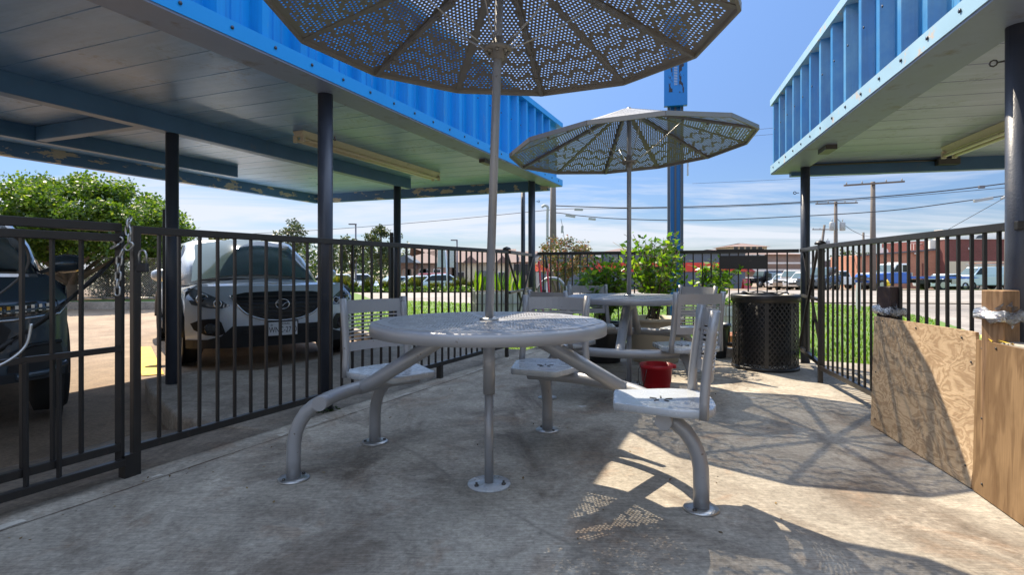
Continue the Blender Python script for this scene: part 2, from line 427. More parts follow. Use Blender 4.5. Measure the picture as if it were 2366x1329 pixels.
M['alloy'] = pm('alloy_rim', (.5, .5, .5), .3, .8, var=.1)
M['chrome'] = pm('chrome', (.75, .76, .78), .12, 1.0, var=.03)
M['lamp_glass'] = pm('headlamp_lens', (.16, .175, .19), .05, .3, var=.3, vs=18, spec=.9, coat=1)
M['lamp_dark'] = pm('smoked_headlamp', (.02, .02, .022), .08, var=.2, vs=30, coat=1)
M['lamp_white'] = pm('lamp_reflector', (.7, .7, .68), .2, .4)
M['amber'] = pm('amber_reflector', (.75, .40, .03), .3)
M['plate_white'] = pm('plate_white', (.72, .73, .74), .4, var=.05)
M['ink'] = pm('plate_ink', (.02, .02, .03), .5)
M['sky_ink'] = pm('sticker_blue_white', (.5, .62, .66), .5)
M['red_ink'] = pm('sticker_red', (.6, .03, .03), .5)
# far things
M['galv'] = pm('sign_back_aluminium', (.50, .52, .54), .4, .4, var=.1)
M['wood_pole'] = pm('weathered_pole_wood', (.14, .12, .105), .85, var=.35, vs=6, bmp=.4, bs=20)
M['wire'] = pm('wire_black', (.03, .03, .035), .6)
M['wire_grey'] = pm('transformer_grey', (.34, .36, .37), .5, var=.1)
def bricks(name, a, b_, mortar, sx=4.0):
    m, t, b = nt(name)
    br = t.nodes.new('ShaderNodeTexBrick')
    br.inputs['Scale'].default_value = sx; br.inputs['Color1'].default_value = (*a, 1); br.inputs['Color2'].default_value = (*b_, 1); br.inputs['Mortar'].default_value = (*mortar, 1)
    br.inputs['Mortar Size'].default_value = .012
    c = t.nodes.new('ShaderNodeTexCoord'); sp = t.nodes.new('ShaderNodeSeparateXYZ'); cb = t.nodes.new('ShaderNodeCombineXYZ')
    t.links.new(c.outputs['Object'], sp.inputs[0])
    t.links.new(math_(t, 'ADD', sp.outputs[0], sp.outputs[1]), cb.inputs[0]); t.links.new(sp.outputs[2], cb.inputs[1])
    t.links.new(cb.outputs[0], br.inputs['Vector'])
    cc = mix(t, .5, br.outputs['Color'], ramp(t, noise(t, c.outputs['Object'], 1.2, 5), [(.3, (.75, .75, .75)), (.7, (1.15, 1.15, 1.15))]), 'MULTIPLY')
    t.links.new(cc, b.inputs['Base Color']); b.inputs['Roughness'].default_value = .85
    return m
M['brick_orange'] = bricks('orange_brick', (.46, .20, .12), (.40, .16, .10), (.42, .32, .26))
M['brick_dark'] = bricks('dark_red_brick', (.17, .05, .045), (.13, .04, .035), (.2, .12, .1))
M['brick_tan'] = bricks('tan_brick', (.34, .24, .18), (.28, .19, .15), (.36, .30, .25))
M['stucco'] = pm('cream_stucco', (.60, .52, .38), .9, var=.1, vs=2)
M['stucco_white'] = pm('white_stucco', (.66, .65, .60), .9, var=.08, vs=2)
M['grey_wall'] = pm('slate_grey_wall', (.10, .125, .155), .8, var=.12, vs=2)
M['red_band'] = pm('red_band_paint', (.62, .055, .035), .6, var=.08, vs=2)
M['roof_brown'] = pm('brown_shingle', (.20, .135, .115), .9, var=.25, vs=9)
M['roof_pink'] = pm('dusty_brown_shingle', (.185, .13, .112), .9, var=.22, vs=7)
M['far_glass'] = pm('far_window', (.05, .06, .07), .15, var=.3, vs=2)
M['white_trim'] = pm('white_trim', (.70, .69, .66), .6)
M['dark_wall'] = pm('dark_fence_metal', (.12, .12, .14), .7, var=.2, vs=5)
M['hydrant'] = pm('hydrant_yellow', (.72, .50, .02), .5)
M['grassy'] = pm('lawn_soil', (.085, .15, .022), .95, var=.35, vs=2.5, bmp=.5, bs=50, dirt=(.15, .16, .04), dsc=1.2)
M['verge'] = pm('verge_green', (.10, .16, .03), .95, var=.35, vs=1.5, dirt=(.20, .17, .07), dsc=1.0)
M['earth'] = pm('distant_earth', (.20, .17, .11), .95, var=.3, vs=.2, dirt=(.10, .13, .04), dsc=.08)
M['mulch'] = pm('mulch', (.17, .12, .08), .95, var=.5, vs=12, bmp=.6, bs=30)
M['bark'] = pm('bark', (.14, .105, .075), .9, var=.4, vs=9, bmp=.6, bs=30)
M['leaf_bright'] = leafm('bright_tree_leaf', [(0, (.03, .08, .010)), (.4, (.08, .155, .016)), (.8, (.14, .23, .025)), (1, (.24, .30, .05))], .42)
M['leaf_dark'] = leafm('hedge_leaf', [(0, (.02, .045, .012)), (.5, (.04, .08, .018)), (1, (.075, .12, .025))], .3)
M['leaf_grey'] = leafm('oak_leaf', [(0, (.035, .055, .025)), (.5, (.065, .09, .035)), (1, (.11, .13, .05))], .3)
M['leaf_pot'] = leafm('potted_shrub_leaf', [(0, (.05, .14, .012)), (.5, (.14, .29, .02)), (1, (.32, .45, .05))], .5, .32)
M['leaf_autumn'] = leafm('myrtle_leaf', [(0, (.07, .10, .03)), (.45, (.13, .14, .05)), (.75, (.24, .13, .07)), (1, (.34, .09, .09))], .3)
M['leaf_gold'] = leafm('ornamental_grass', [(0, (.05, .10, .015)), (.6, (.14, .17, .02)), (1, (.36, .27, .04))], .3)
M['leaf_yel'] = leafm('yellowing_leaf', [(0, (.10, .13, .02)), (1, (.28, .23, .05))], .35)
M['blade'] = leafm('grass_blade', [(0, (.09, .20, .015)), (.6, (.18, .32, .025)), (1, (.32, .40, .06))], .4, .5)
# ------------------------------------------------------------------ terrain
def smooth(a, b, x):
    t = max(0.0, min(1.0, (x-a)/(b-a))); return t*t*(3-2*t)
def zt(x, y):
    D = 1.55 - .65*smooth(-.05, .3, x/max(y, 5.0))
    return -.165 - D*smooth(24, 60, y)
def zfar(x, y): return zt(x, y)-.03 + .012*max(0, y-90)*0
g = MB(); g.sheet([(-700, -300), (700, -300), (700, 900), (-700, 900)], (20, 12), lambda x, y: (x, y, zt(x, y)-.06))
struct('ground', g, M['earth'])
def ground_sheet(name, poly, step, dz, m):
    s = MB(); s.sheet(poly, step, lambda x, y: (x, y, zt(x, y)+dz)); return struct(name, s, m)
ground_sheet('road', [(-60, 8), (-12, 8), (60, -14), (60, 40.5), (20, 41), (12, 34), (-60, 33)], 4, -.012, M['road'])
ground_sheet('parking_lot', [(7, 33.2), (12, 33.6), (20, 40.6), (60, 40.2), (60, 95), (7, 95)], 4, .004, M['lot'])
ground_sheet('far_parking_lot', [(-45, 37), (5, 37), (5, 66), (-45, 66)], 4, .002, M['asphalt'])
ground_sheet('verge', [(-40, 31.5), (4, 31.5), (6.5, 37), (-40, 38)], 3, .03, M['verge'])
ground_sheet('truck_verge', [(25.5, 40.9), (48, 40.4), (48, 50), (31, 50), (30, 46), (25.5, 43)], 2, .03, M['verge'])
ground_sheet('drive_lane', [(-60, -20), (-2.5, -20), (-1.5, 3.2), (.2, 7.4), (-.4, 7.7), (-1.25, 7.9), (-2.3, 9.0), (-9.0, 16.6), (-60, 16.6)], 1.2, 0.0, M['lot'])
# lawn beyond the fences, with real blades near the fence
lawn_poly = [(-2.1, 8.75), (-1.2, 7.75), (-.3, 7.55), (.35, 7.45), (3.15, 6.22), (3.85, 5.85), (3.3, 3.2), (2.95, .5), (4.4, .5), (7.2, 8), (9.4, 12.5), (10.8, 16.4), (10.1, 18.8), (.1, 17.7), (-5.3, 21.3), (-8.8, 30.5), (-9.3, 27), (-6.2, 15)]
ground_sheet('lawn', lawn_poly, 1.0, .012, M['grassy'])
def inside(p, poly):
    c = False; j = len(poly)-1
    for i in range(len(poly)):
        (xi, yi), (xj, yj) = poly[i], poly[j]
        if (yi > p[1]) != (yj > p[1]) and p[0] < (xj-xi)*(p[1]-yi)/(yj-yi)+xi: c = not c
        j = i
    return c
rg = random.Random(3)
gb = MB(); n = 0
while n < 26000:
    y = 5.0 + 15*rg.random()**1.6; x = rg.uniform(-.6*y, .75*y)
    if x < -7 or not inside((x, y), lawn_poly): continue
    n += 1
    hgt = rg.uniform(.03, .075)*(1+.4*mnoise.noise((x*.8, y*.8, 0))); a = rg.random()*6.28; w = .006+.0006*y; l = rg.uniform(-.6, .6)*hgt
    z = zt(x, y)+.008
    ca, sa = math.cos(a), math.sin(a)
    o = len(gb.v); gb.v += [(x-ca*w, y-sa*w, z), (x+ca*w, y+sa*w, z), (x-sa*l, y+ca*l, z+hgt)]; gb.f.append((o, o+1, o+2)); gb.mi.append(0)
tag(obj('grass', gb, M['blade']), kind='stuff')
# patio slab, apron, raised kerb island
LD = Vector((.436, .900, 0)); LN = Vector((-.900, .436, 0)); L0 = Vector((-1.825, 2.75, 0))
def L(s, off=0.0, z=0.0): return L0+LD*s+LN*off+Vector((0, 0, z))
p = MB(); po = [L(-12, .02), L(5.9, .02), Vector((.45, 7.45, 0)), Vector((3.2, 6.2, 0)), Vector((3.9, 5.8, 0)), Vector((3.35, 3.2, 0)), Vector((2.9, 0, 0)), Vector((1.4, -8, 0))]
p.prism([(q.x, q.y) for q in po], -.22, 0.0); struct('patio', p, M['patio'])
rj = random.Random(12)
for nm, o0, wd, m_, zz in (('slab_joint', -.155, .006, M['soil'], .0015), ('mortar_strip', -.125, .030, M['mortar'], .003)):
    q = MB(); top = []; bot = []; s = -6.0
    while s < 5.7:
        w1 = wd*(.35+1.1*abs(mnoise.noise((s*2.1, 0, 3)))+.5*rj.random()); o_ = o0+.012*mnoise.noise((s*1.3, 5, 0))
        top.append(L(s, o_+w1, zz)); bot.append(L(s, o_-w1*rj.uniform(.3, 1), zz)); s += .05
    n = len(top); q.add(top+bot, [(i, n+i, n+i+1, i+1) for i in range(n-1) if nm == 'slab_joint' or mnoise.noise((i*.09, 2, 8)) > .12]); struct(nm, q, m_)
q = MB(); random.seed(77)
for k in range(170):
    s = random.uniform(-2, 5.6); p_ = L(s, -.10-abs(random.gauss(0, .22)), .002) if k % 3 else Vector((random.uniform(-1.2, 2.2), random.uniform(2, 5.8), .002))
    q.leaf(p_, random.uniform(.006, .014), 1.8, Vector((random.gauss(0, .25), random.gauss(0, .25), 1)))
for i, v in enumerate(q.v): q.v[i] = (v[0], v[1], max(.002, min(v[2], .012)))
tag(obj('leaf_litter', q, M['dry_leaf']), kind='stuff')
a = MB()
for s0, s1 in ((-12, .82),):
    a.add([L(s0, .02, -.004), L(s1, .02, -.004), L(s1, .55, -.05), L(s1, 1.25, -.160), L(s0, 1.25, -.160), L(s0, .55, -.05)], [(0, 1, 2, 5), (5, 2, 3, 4)], True)
struct('apron', a, M['apron'])
isl = MB(); ip = [L(.83, .02), L(.80, .88), L(1.215, 1.87), L(1.50, 2.40), L(2.0, 2.42), L(2.3, 1.9), L(4.6, 1.9), L(4.75, .02)]
isl.prism([(q.x, q.y) for q in ip][::-1], -.2, -.012)
o = struct('kerb_island', isl, M['kerb']); b = o.modifiers.new('bevel', 'BEVEL'); b.width = .025; b.segments = 3
yk = MB(); yk.sheet([(-3.98, 6.10), (-3.80, 6.20), (-5.35, 8.40), (-5.53, 8.30)], .5, lambda x, y: (x, y, -.156)); struct('yellow_line', yk, M['yellow_paint'])
bk = MB(); bk.bar((.62, 7.20, .05), (3.02, 6.12, .05), .16, .10); o = struct('back_kerb', bk, M['kerb'])
lk = MB()
for q0, q1 in (((-2.15, 8.72), (-1.22, 7.72)), ((-1.22, 7.72), (-.35, 7.5)), ((-2.15, 8.72), (-6.2, 15))):
    lk.bar((*q0, -.10), (*q1, -.10), .15, .16)
struct('lawn_kerb', lk, M['kerb'])
ck = MB(); ck.bar((-26, 15.6, -.06), (-9.8, 16.2, -.06), .3, .20); ck.bar((-9.8, 16.2, -.06), (-9.3, 27, -.06), .3, .20); struct('lot_kerb', ck, M['kerb'])
mb_ = MB(); mb_.sheet([(-26, 15.7), (-9.9, 16.3), (-9.4, 27), (-26, 27)], 1, lambda x, y: (x, y, -.02+.03*mnoise.noise((x, y, 2)))); struct('planting_bed', mb_, M['mulch'])
gs = MB(); gs.sheet([(-13.5, 16.5), (-9.95, 16.7), (-9.7, 18), (-13, 17.9)], .5, lambda x, y: (x, y, .02)); struct('grass_strip', gs, M['grassy'])
sw = MB(); sw.sheet([(9.8, 19.2), (22, 17.5), (22, 18.6), (9.8, 20.2)], 2, lambda x, y: (x, y, zt(x, y)+.02)); struct('pavement', sw, M['kerb'])

# ------------------------------------------------------------------ canopies
def canopy(name, label, cat, loc, rz, t0, t1, W, zb, zt_, zc, mats, lip, open_end, beams, posts, fascia_screws=True):
    mf, mt, mc = mats
    T = thing(name, label, cat, loc, rz)
    # ceiling planks, one grooved sheet
    c = MB(); pts = []; t = t0+.03
    while t < t1-.03:
        e = min(t+.318, t1-.03); pts += [(t, zc+.014), (t+.004, zc), (e-.006, zc)]; t += .318
    pts.append((t1-.03, zc+.014))
    c.loft([[(x, .05, z) for x, z in pts], [(x, W-.05, z) for x, z in pts]], closed=False, caps=False, smooth=False)
    obj('ceiling', c, mc, T)
    r = MB(); r.box(((t0+t1)/2, W/2, zc+.042), (t1-t0-.04, W-.04, .05)); obj('roof_deck', r, M['soffit'], T)
    # corrugated fascia: one folded sheet
    f = MB(); pr = [(t0, 0)]; t = t0
    while t < t1-.31:
        pr += [(t+.012, 0), (t+.036, -.070), (t+.086, -.070), (t+.115, 0), (t+.178, 0), (t+.184, -.007), (t+.196, -.007), (t+.202, 0), (t+.246, 0), (t+.252, -.007), (t+.264, -.007), (t+.270, 0), (t+.305, 0)]
        t += .305
    pr.append((t1, 0))
    f.loft([[(x, y-.004, zb+.03) for x, y in pr], [(x, y-.004, zt_-.02) for x, y in pr]], closed=False, caps=False, smooth=False)
    e = t1 if not open_end else t0
    for te, sg in ((t0, -1), (t1, 1)):
        if te != e: continue
        pq = []; t = 0
        while t < W-.31: pq += [(t+.045, 0), (t+.065, .034), (t+.10, .034), (t+.12, 0), (t+.30, 0)]; t += .305
        f.loft([[(te+sg*y, x, zb+.03) for x, y in pq], [(te+sg*y, x, zt_-.02) for x, y in pq]], closed=False, caps=False, smooth=False)
    f.box(((t0+t1)/2, W+.01, zc+.0), (t1-t0, .02, .13))
    obj('fascia', f, mf, T)
    b = MB(); b.box(((t0+t1)/2, -.081, zb+.045), (t1-t0+.09, .012, .09)); b.box(((t0+t1)/2, -.02, zt_-.03), (t1-t0+.09, .14, .07))
    b.cur = 1; t = t0+.12
    while t < t1:
        b.lathe([(.0, -.006), (.011, -.006), (.009, 0.0)], (t, 0, 0), 6)
        for i in range(len(b.v)-18, len(b.v)):
            x, y, z = b.v[i]; b.v[i] = (x, -.087+z, zb+.05+y)
        b.lathe([(.0, -.006), (.009, -.006), (.008, 0.0)], (t, 0, 0), 6)
        for i in range(len(b.v)-18, len(b.v)):
            x, y, z = b.v[i]; b.v[i] = (x+.02, -.075+z, (zb+zt_)/2+.05+y)
        t += .305
    obj('trim', b, [mt, M['screw']], T)
    s = MB(); s.box(((t0+t1)/2, (lip-.075)/2, zb-.006), (t1-t0+.08, lip+.085, .012)); s.box(((t0+t1)/2, lip-.012, (zb+zc)/2-.001), (t1-t0, .02, zc-zb))
    obj('soffit', s, M['soffit'], T)
    for nm, p0, p1, w, h, m in beams:
        q = MB(); q.bar(p0, p1, w, h); obj(nm, q, m, T, bevel=.004)
    for (t, w, top, bot, r) in posts:
        q = MB(); q.lathe([(r, bot), (r, top)], (t, w, 0), 20); po = obj('post', q, M['pole'], T)
    return T
rzl = math.atan2(.925, .379); P0 = Vector((-1.23, 3.97, 0))
CL, SL = math.cos(rzl), math.sin(rzl)
def lw(t, w, z): return Vector((P0.x+CL*t-SL*w, P0.y+SL*t+CL*w, z))
def wl(x, y):
    dx, dy = x-P0.x, y-P0.y; return (CL*dx+SL*dy, -SL*dx+CL*dy)
pA, pB, pC, pD, pE = wl(-1.31, 4.03), wl(-2.98, 4.975), wl(-1.66, 8.2), wl(.30, 8.1), wl(.22, 8.9)
zc = 2.33
CANL = canopy('canopy', 'long blue corrugated canopy over the two parked cars beside the patio', 'canopy', P0, rzl, -9.0, 5.02, 4.58, 2.25, 3.20, zc,
    (M['fascia'], M['trim'], M['ceiling']), .16, False,
    [('beam', (-9, 2.0, zc-.075), (pC[0]+.28, 2.0, zc-.075), .11, .15, M['beam']),
     ('beam', (-9, 3.53, zc-.07), (2.30, 3.53, zc-.07), .09, .14, M['beam']),
     ('cross_beam', (.05, 2.06, zc-.07), (.05, 3.48, zc-.07), .09, .13, M['beam']),
     ('edge_beam', (-9, 4.54, zc-.065), (5.0, 4.54, zc-.065), .10, .17, M['peel']),
     ('edge_beam', (4.97, .1, zc-.065), (4.97, 4.48, zc-.065), .10, .17, M['peel'])],
    [(pA[0], pA[1]+.02, 2.25, 0, .052), (pB[0], 2.0, zc-.15, -.15, .052), (pC[0], 2.0, zc-.15, -.15, .052), (pD[0], pD[1]+.02, 2.25, 0, .05), (pE[0], pE[1]+.05, 2.25, -.1, .034)])
q = MB(); q.box((0, 0, 0), (.22, .07, .05)); o = obj('bracket', q, M['dark_steel'], CANL); o.location = (wl(-.28, 6.5)[0], .1, 2.222)
q = MB(); q.box((0, 0, 0), (.28, .12, .07)); o = obj('junction_box', q, M['beam'], CANL); o.location = (-.9, 4.43, 2.24)
rzr = math.atan2(-.97, -.24); Q0 = Vector((3.03, 6.43, 0)); CR, SR = math.cos(rzr), math.sin(rzr)
def wr(x, y):
    dx, dy = x-Q0.x, y-Q0.y; return (CR*dx+SR*dy, -SR*dx+CR*dy)
rA, rB = wr(3.09, 6.0), wr(2.24, 2.5); zr = 2.16
CANR = canopy('canopy', 'faded blue corrugated canopy with peeling trim above the plywood boards', 'canopy', Q0, rzr, 0, 11.0, 5.2, 2.08, 2.92, zr,
    (M['fascia_r'], M['trim_r'], M['ceiling_r']), .20, True,
    [('edge_beam', (.06, .1, zr-.06), (.06, 5.1, zr-.06), .10, .15, M['beam']), ('edge_beam', (.1, 5.1, zr-.05), (11, 5.1, zr-.05), .10, .13, M['beam'])],
    [(rA[0], rA[1]+.01, 2.08, 0, .046), (rB[0], max(rB[1], .07), 2.08, 0, .053)])
q = MB(); q.tube([(.16, .22, zr-.075), (.16, .30, zr-.03), (.16, 1.1, zr-.03), (.16, 1.5, zr-.03)], .011, 8); obj('conduit', q, M['dark_steel'], CANR)
q = MB(); q.box((.16, 1.58, zr-.05), (.09, .20, .07)); obj('junction_box', q, M['dark_steel'], CANR, bevel=.006)
q = MB(); q.box((1.45, .10, 2.052), (.24, .09, .05)); obj('bracket', q, M['dark_steel'], CANR)
def eye_bolt(parent, x, y, z, a):
    q = MB(); ca, sa = math.cos(a), math.sin(a)
    q.tube([(x, y, z), (x+ca*.03, y+sa*.03, z)], .004, 6)
    q.tube([(x+ca*(.042+.014*math.cos(k*.785)), y+sa*(.042+.014*math.cos(k*.785)), z+.014*math.sin(k*.785)) for k in range(8)], .004, 6, closed=True)
    obj('eye_bolt', q, M['dark_steel'], parent)
eye_bolt(CANL, pA[0], pA[1]-.05, zc-.42, -1.57-.6); eye_bolt(CANL, pD[0]-.02, pD[1]-.05, 1.95, -1.2)
eye_bolt(CANR, rB[0]-.03, rB[1]-.04, 1.93, -2.2); eye_bolt(CANR, rA[0], rA[1]-.05, 1.80, -1.5); eye_bolt(CANR, rA[0], rA[1]-.05, .86, -1.5)

def light_fixture(name, label, loc, rz, length):
    T = thing(name, label, 'light fixture', loc, rz)
    h = MB(); h.extrude([(-length/2, -.07, 0), (-length/2, .07, 0), (-length/2, .035, -.055), (-length/2, -.035, -.055)], (length, 0, 0)); obj('housing', h, M['fixture'], T, bevel=.004)
    for s in (-1, 1):
        q = MB(); q.tube([(-length/2+.04, s*.045, -.085), (length/2-.04, s*.045, -.085)], .017, 10); obj('tube_lamp', q, M['tube_lamp'], T)
        for e in (-1, 1):
            k = MB(); k.box((e*(length/2-.02), s*.045, -.075), (.03, .04, .07)); obj('lamp_holder', k, M['fixture'], T, bevel=.003)
    return T
light_fixture('ceiling_light', 'yellowed twin tube strip light under the canopy above the silver car', lw(2.40, 1.34, zc-.001), rzl, 2.66)
light_fixture('ceiling_light', 'yellowed twin tube strip light under the faded canopy on the right', Q0+Vector((CR*1.95-SR*1.35, SR*1.95+CR*1.35, zr-.001)), rzr, 2.5)

# menu housings seen edge-on behind two posts
def menu_box(label, c, rz, z0, z1):
    T = thing('menu_housing', label, 'menu board', (c[0], c[1], z0), rz, 'menu housings on the canopy posts')
    q = MB(); q.box((0, 0, (z1-z0)/2), (.62, .055, z1-z0)); obj('housing', q, M['black_metal'], T, bevel=.006)
    q = MB(); q.box((0, -.030, (z1-z0)/2), (.52, .01, z1-z0-.12)); obj('face', q, M['far_glass'], T)
    return T
menu_box('dark upright box seen edge-on behind the post by the silver car', (-3.27, 5.36), math.atan2(5.3, -3.26), .42, 1.53)
menu_box('dark upright box seen edge-on on the far canopy post behind the table', (-1.88, 8.85), math.atan2(8.8, -1.9), .20, 1.54)

# ------------------------------------------------------------------ fences
def fence(name, label, cat, p0, p1, h, zb, spacing, posts, rail=.038, pk=.0142, first=None, group=None, rails=True, post_size=.036, ball=()):
    p0, p1 = Vector(p0), Vector(p1); T = thing(name, label, cat, p0, 0, group)
    d = p1-p0; ln = d.length; u = d/ln; a = math.atan2(u.y, u.x)
    for nm, z, hh in (('top_rail', h-rail*.5, rail), ('bottom_rail', zb, rail)):
        q = MB(); q.bar((0, 0, z), d+Vector((0, 0, z)), rail*.95, hh); obj(nm, q, M['black_metal'], T, bevel=.003)
    q = MB(); q.box((0, 0, (h-rail+zb+.5*rail)/2), (pk, pk, h-rail*1.5-zb), a); pick = None
    s = first if first is not None else spacing
    while s < ln-.03:
        if all(abs(s-x) > .05 for x in posts):
            if pick is None: pick = obj('picket', q, M['black_metal'], T); pick.location = u*s
            else: dup_part(pick, u*s)
        s += spacing
    for x in posts:
        q = MB(); q.box((u.x*x, u.y*x, h*.5), (post_size, post_size, h+.004), a)
        P = obj('post', q, M['black_metal'], T, bevel=.004)
        if x in ball:
            k = MB(); k.lathe([(.0, h+.002), (.045, h+.002), (.048, h+.014), (.036, h+.028), (0, h+.04)], (u.x*x, u.y*x, 0), 12); obj('post_cap', k, M['black_metal'], P)
    return T
FH = 1.205
s1 = 4.05
FL = fence('fence', 'long black picket fence between the patio tables and the silver car', 'fence', L(0), L(s1), FH, .13, .1085, [.0, s1], first=.115, ball=(s1,))
q = MB(); q.box((LD.x*.0-.02, LD.y*.0-.03, .055), (.05, .05, .11), 1.12); obj('post', q, M['black_metal'], FL)
q = MB(); q.box((LD.x*2.68, LD.y*2.68, .06), (.045, .045, .12), 1.12); obj('post', q, M['black_metal'], FL)
# corner gate leaf with crossed braces
def brace_panel(name, label, p0, p1, h, zb):
    p0, p1 = Vector(p0), Vector(p1); T = thing(name, label, 'gate', p0); d = p1-p0; u = d.normalized()
    Z = lambda z: Vector((0, 0, z))
    for nm, z in (('top_rail', h-.02), ('bottom_rail', zb), ('middle_rail', .72)):
        q = MB(); q.bar(Z(z), d+Z(z), .036, .036 if nm != 'middle_rail' else .025); obj(nm, q, M['black_metal'], T)
    nrm = Vector((-u.y, u.x, 0))*.022
    for k, (a, b, o_) in enumerate(((Z(h-.05), d+Z(zb+.02), nrm), (d+Z(h-.05), Z(zb+.02), -nrm))):
        q = MB(); q.bar(a+o_, b+o_, .02, .026); obj('brace', q, M['black_metal'], T)
    for s in (.33, .66):
        q = MB(); q.bar(d*s+Z(zb+.018), d*s+Z(h-.04), .0165, .0165); obj('picket', q, M['black_metal'], T)
    return T
ge = L(s1); brace_panel('gate', 'narrow black corner gate with crossed braces near the white tote planter', ge+Vector((.03, .05, 0)), (.27, 8.02, 0), FH, .13)
FB = fence('fence', 'black picket back fence behind the potted shrubs and the bin', 'fence', (.33, 7.28, 0), (3.06, 6.05, 0), FH, .15, .0965, [], first=.08)
q = MB(); q.bar(Vector((1.98, -.892, FH-.16)), Vector((2.42, -1.09, FH-.16)), .012, .15); o = obj('backing_plate', q, M['black_metal'], FB)
o.location = (.012, -.03, .02)
q = MB(); q.bar(Vector((1.98, -.892, FH)), Vector((2.42, -1.09, FH)), .06, .014); obj('ledge', q, M['black_metal'], FB)
brace_panel('gate', 'narrow black gate with crossed braces beside the bin and post', (3.02, 5.92, 0), (2.71, 4.99, 0), FH, .16)
RD = Vector((2.205-2.69, 2.45-4.95, 0)); rl = RD.length
FR = fence('fence', 'black picket fence behind the plywood boards facing the tow truck', 'fence', (2.69, 4.95, 0), (2.69+RD.x, 4.95+RD.y, 0), FH, .135, .105, [0.0], first=.085, ball=(0.0,))
q = MB(); q.tube([(0, 0, 0), (0.03, 0, 0)], .01); 
# chained gate leaf on the left
GT = thing('gate', 'black picket gate chained shut in front of the dark car', 'gate', L(-.05))
G = lambda s, z, o_=0.0: LD*(s)+LN*(o_)+Vector((0, 0, z))
for nm, z, hh, oo in (('top_rail', FH-.012, .04, .0), ('frame_rail', FH-.062, .036, -.012), ('frame_rail', .155, .036, .0), ('bottom_rail', .085, .034, -.03)):
    q = MB(); q.bar(G(-2.6, z, oo), G(-.02, z, oo), .034, hh); obj(nm, q, M['black_metal'], GT, bevel=.003)
q = MB(); q.bar(G(-2.6, .62, -.012), G(-.02, .62, -.012), .02, .026); obj('middle_rail', q, M['black_metal'], GT)
q = MB(); q.bar(G(-.022, .07, .0), G(-.022, FH-.03, .0), .024, .03); obj('stile', q, M['black_metal'], GT)
pk = None
for k in range(20):
    s = -.185-.1085*k
    if pk is None: q = MB(); q.bar(G(0, .17), G(0, FH-.07), .0142, .0142); pk = obj('picket', q, M['black_metal'], GT); pk.location = LD*s
    else: dup_part(pk, LD*s)
sk = None
for s in (-.285, -.405, -.51, -.62, -.73):
    if sk is None: q = MB(); q.bar(G(0, .09, -.03), G(0, .61, -.03), .0142, .0142); sk = obj('short_picket', q, M['black_metal'], GT); sk.location = LD*s
    else: dup_part(sk, LD*s)
# chain, padlock, strap, cable on the gate
CH = thing('chain', 'galvanised steel chain looped over the gate rail', 'chain', L(-.045, -.03, FH))
def link(p, d, up, sz=.026):
    p, d, up = Vector(p), Vector(d).normalized(), Vector(up); s = d.cross(up).normalized()
    pts = []
    for k in range(14):
        a = 2*math.pi*k/14; pts.append(p+d*(math.cos(a)*sz*.42+(sz*.42 if math.cos(a) > 0 else -sz*.42))+s*math.sin(a)*sz*.46)
    q = MB(); q.tube(pts, .0046, 6, closed=True); return q
px = [(-.005, .0, .018), (.006, -.012, .022), (.014, -.03, .004), (.016, -.034, -.030), (.020, -.034, -.066), (.021, -.035, -.102), (-.012, -.035, -.135), (-.024, -.035, -.170), (-.028, -.034, -.206), (-.030, -.034, -.242), (-.032, -.034, -.278), (-.034, -.034, -.312), (-.045, -.034, -.10), (-.03, -.034, -.075)]
for k, p in enumerate(px):
    nx = px[min(k+1, len(px)-1)]; d = Vector(nx)-Vector(p)
    if k >= 11 or d.length < .01: d = Vector((0, 0, -1))
    if k >= 12: d = Vector((.5, 0, .3))
    obj('link', link(p, d, (0, 1, .2) if k % 2 else (1, .3, .1)), M['steel'], CH)
PL = thing('padlock', 'black padlock hanging on the gate chain', 'padlock', L(-.03, -.07, FH-.16))
q = MB(); q.box((.022, -.0, -.042), (.052, .022, .042)); obj('body', q, M['black_plastic'], PL, bevel=.005)
q = MB(); q.tube([(.004, 0, -.022), (.004, 0, .02), (.010, 0, .036), (.022, 0, .042), (.034, 0, .036), (.040, 0, .02), (.040, 0, -.022)], .0045, 8); obj('shackle', q, M['steel'], PL)
ST = MB(); a0, a1 = L(-.04, .03, 1.08), L(-.62, .04, .60)
pts = [a0.lerp(a1, k/24)+Vector((0, 0, -.035*math.sin(math.pi*k/24))) for k in range(25)]
rings = []
for k, p in enumerate(pts):
    tw = .5*math.sin(k*.9)+.35; w = .013
    rings.append([p+Vector((math.sin(tw)*w*.5, -math.cos(tw)*.004, w)), p+Vector((.001, .003, 0)), p-Vector((math.sin(tw)*w*.5, -math.cos(tw)*.004, w)), p+Vector((.0, -.003, 0))])
ST.loft(rings); tag(obj('strap', ST, M['web']), 'black webbing strap running diagonally down from the gate chain', 'strap')
cb = MB(); cc = [(-.50, .05, 1.16), (-.425, .05, 1.10), (-.41, .05, 1.02), (-.46, .05, .94), (-.56, .05, .86), (-.70, .05, .80), (-.85, .05, .70)]
def spl(ps, n=6):
    out = []; P = [Vector(x) for x in ps]
    for i in range(len(P)-1):
        a, b, c, d = P[max(i-1, 0)], P[i], P[i+1], P[min(i+2, len(P)-1)]
        for k in range(n):
            t = k/n; out.append(.5*((2*b)+(c-a)*t+(2*a-5*b+4*c-d)*t*t+(3*b-a-3*c+d)*t**3))
    return out+[P[-1]]
cb.tube(spl([L(s, o_, z) for s, o_, z in cc]), .0055, 8); tag(obj('cable', cb, M['dark_steel']), 'thin grey cable looping around the gate pickets', 'cable')
cb = MB(); cb.tube(spl([L(s, o_, z) for s, o_, z in [(-.43, -.02, .77), (-.45, -.02, .68), (-.52, -.02, .62), (-.64, -.02, .58)]]), .006, 8); tag(obj('cable', cb, M['steel']), 'bent steel wire end sticking out above the lower gate rail', 'wire')
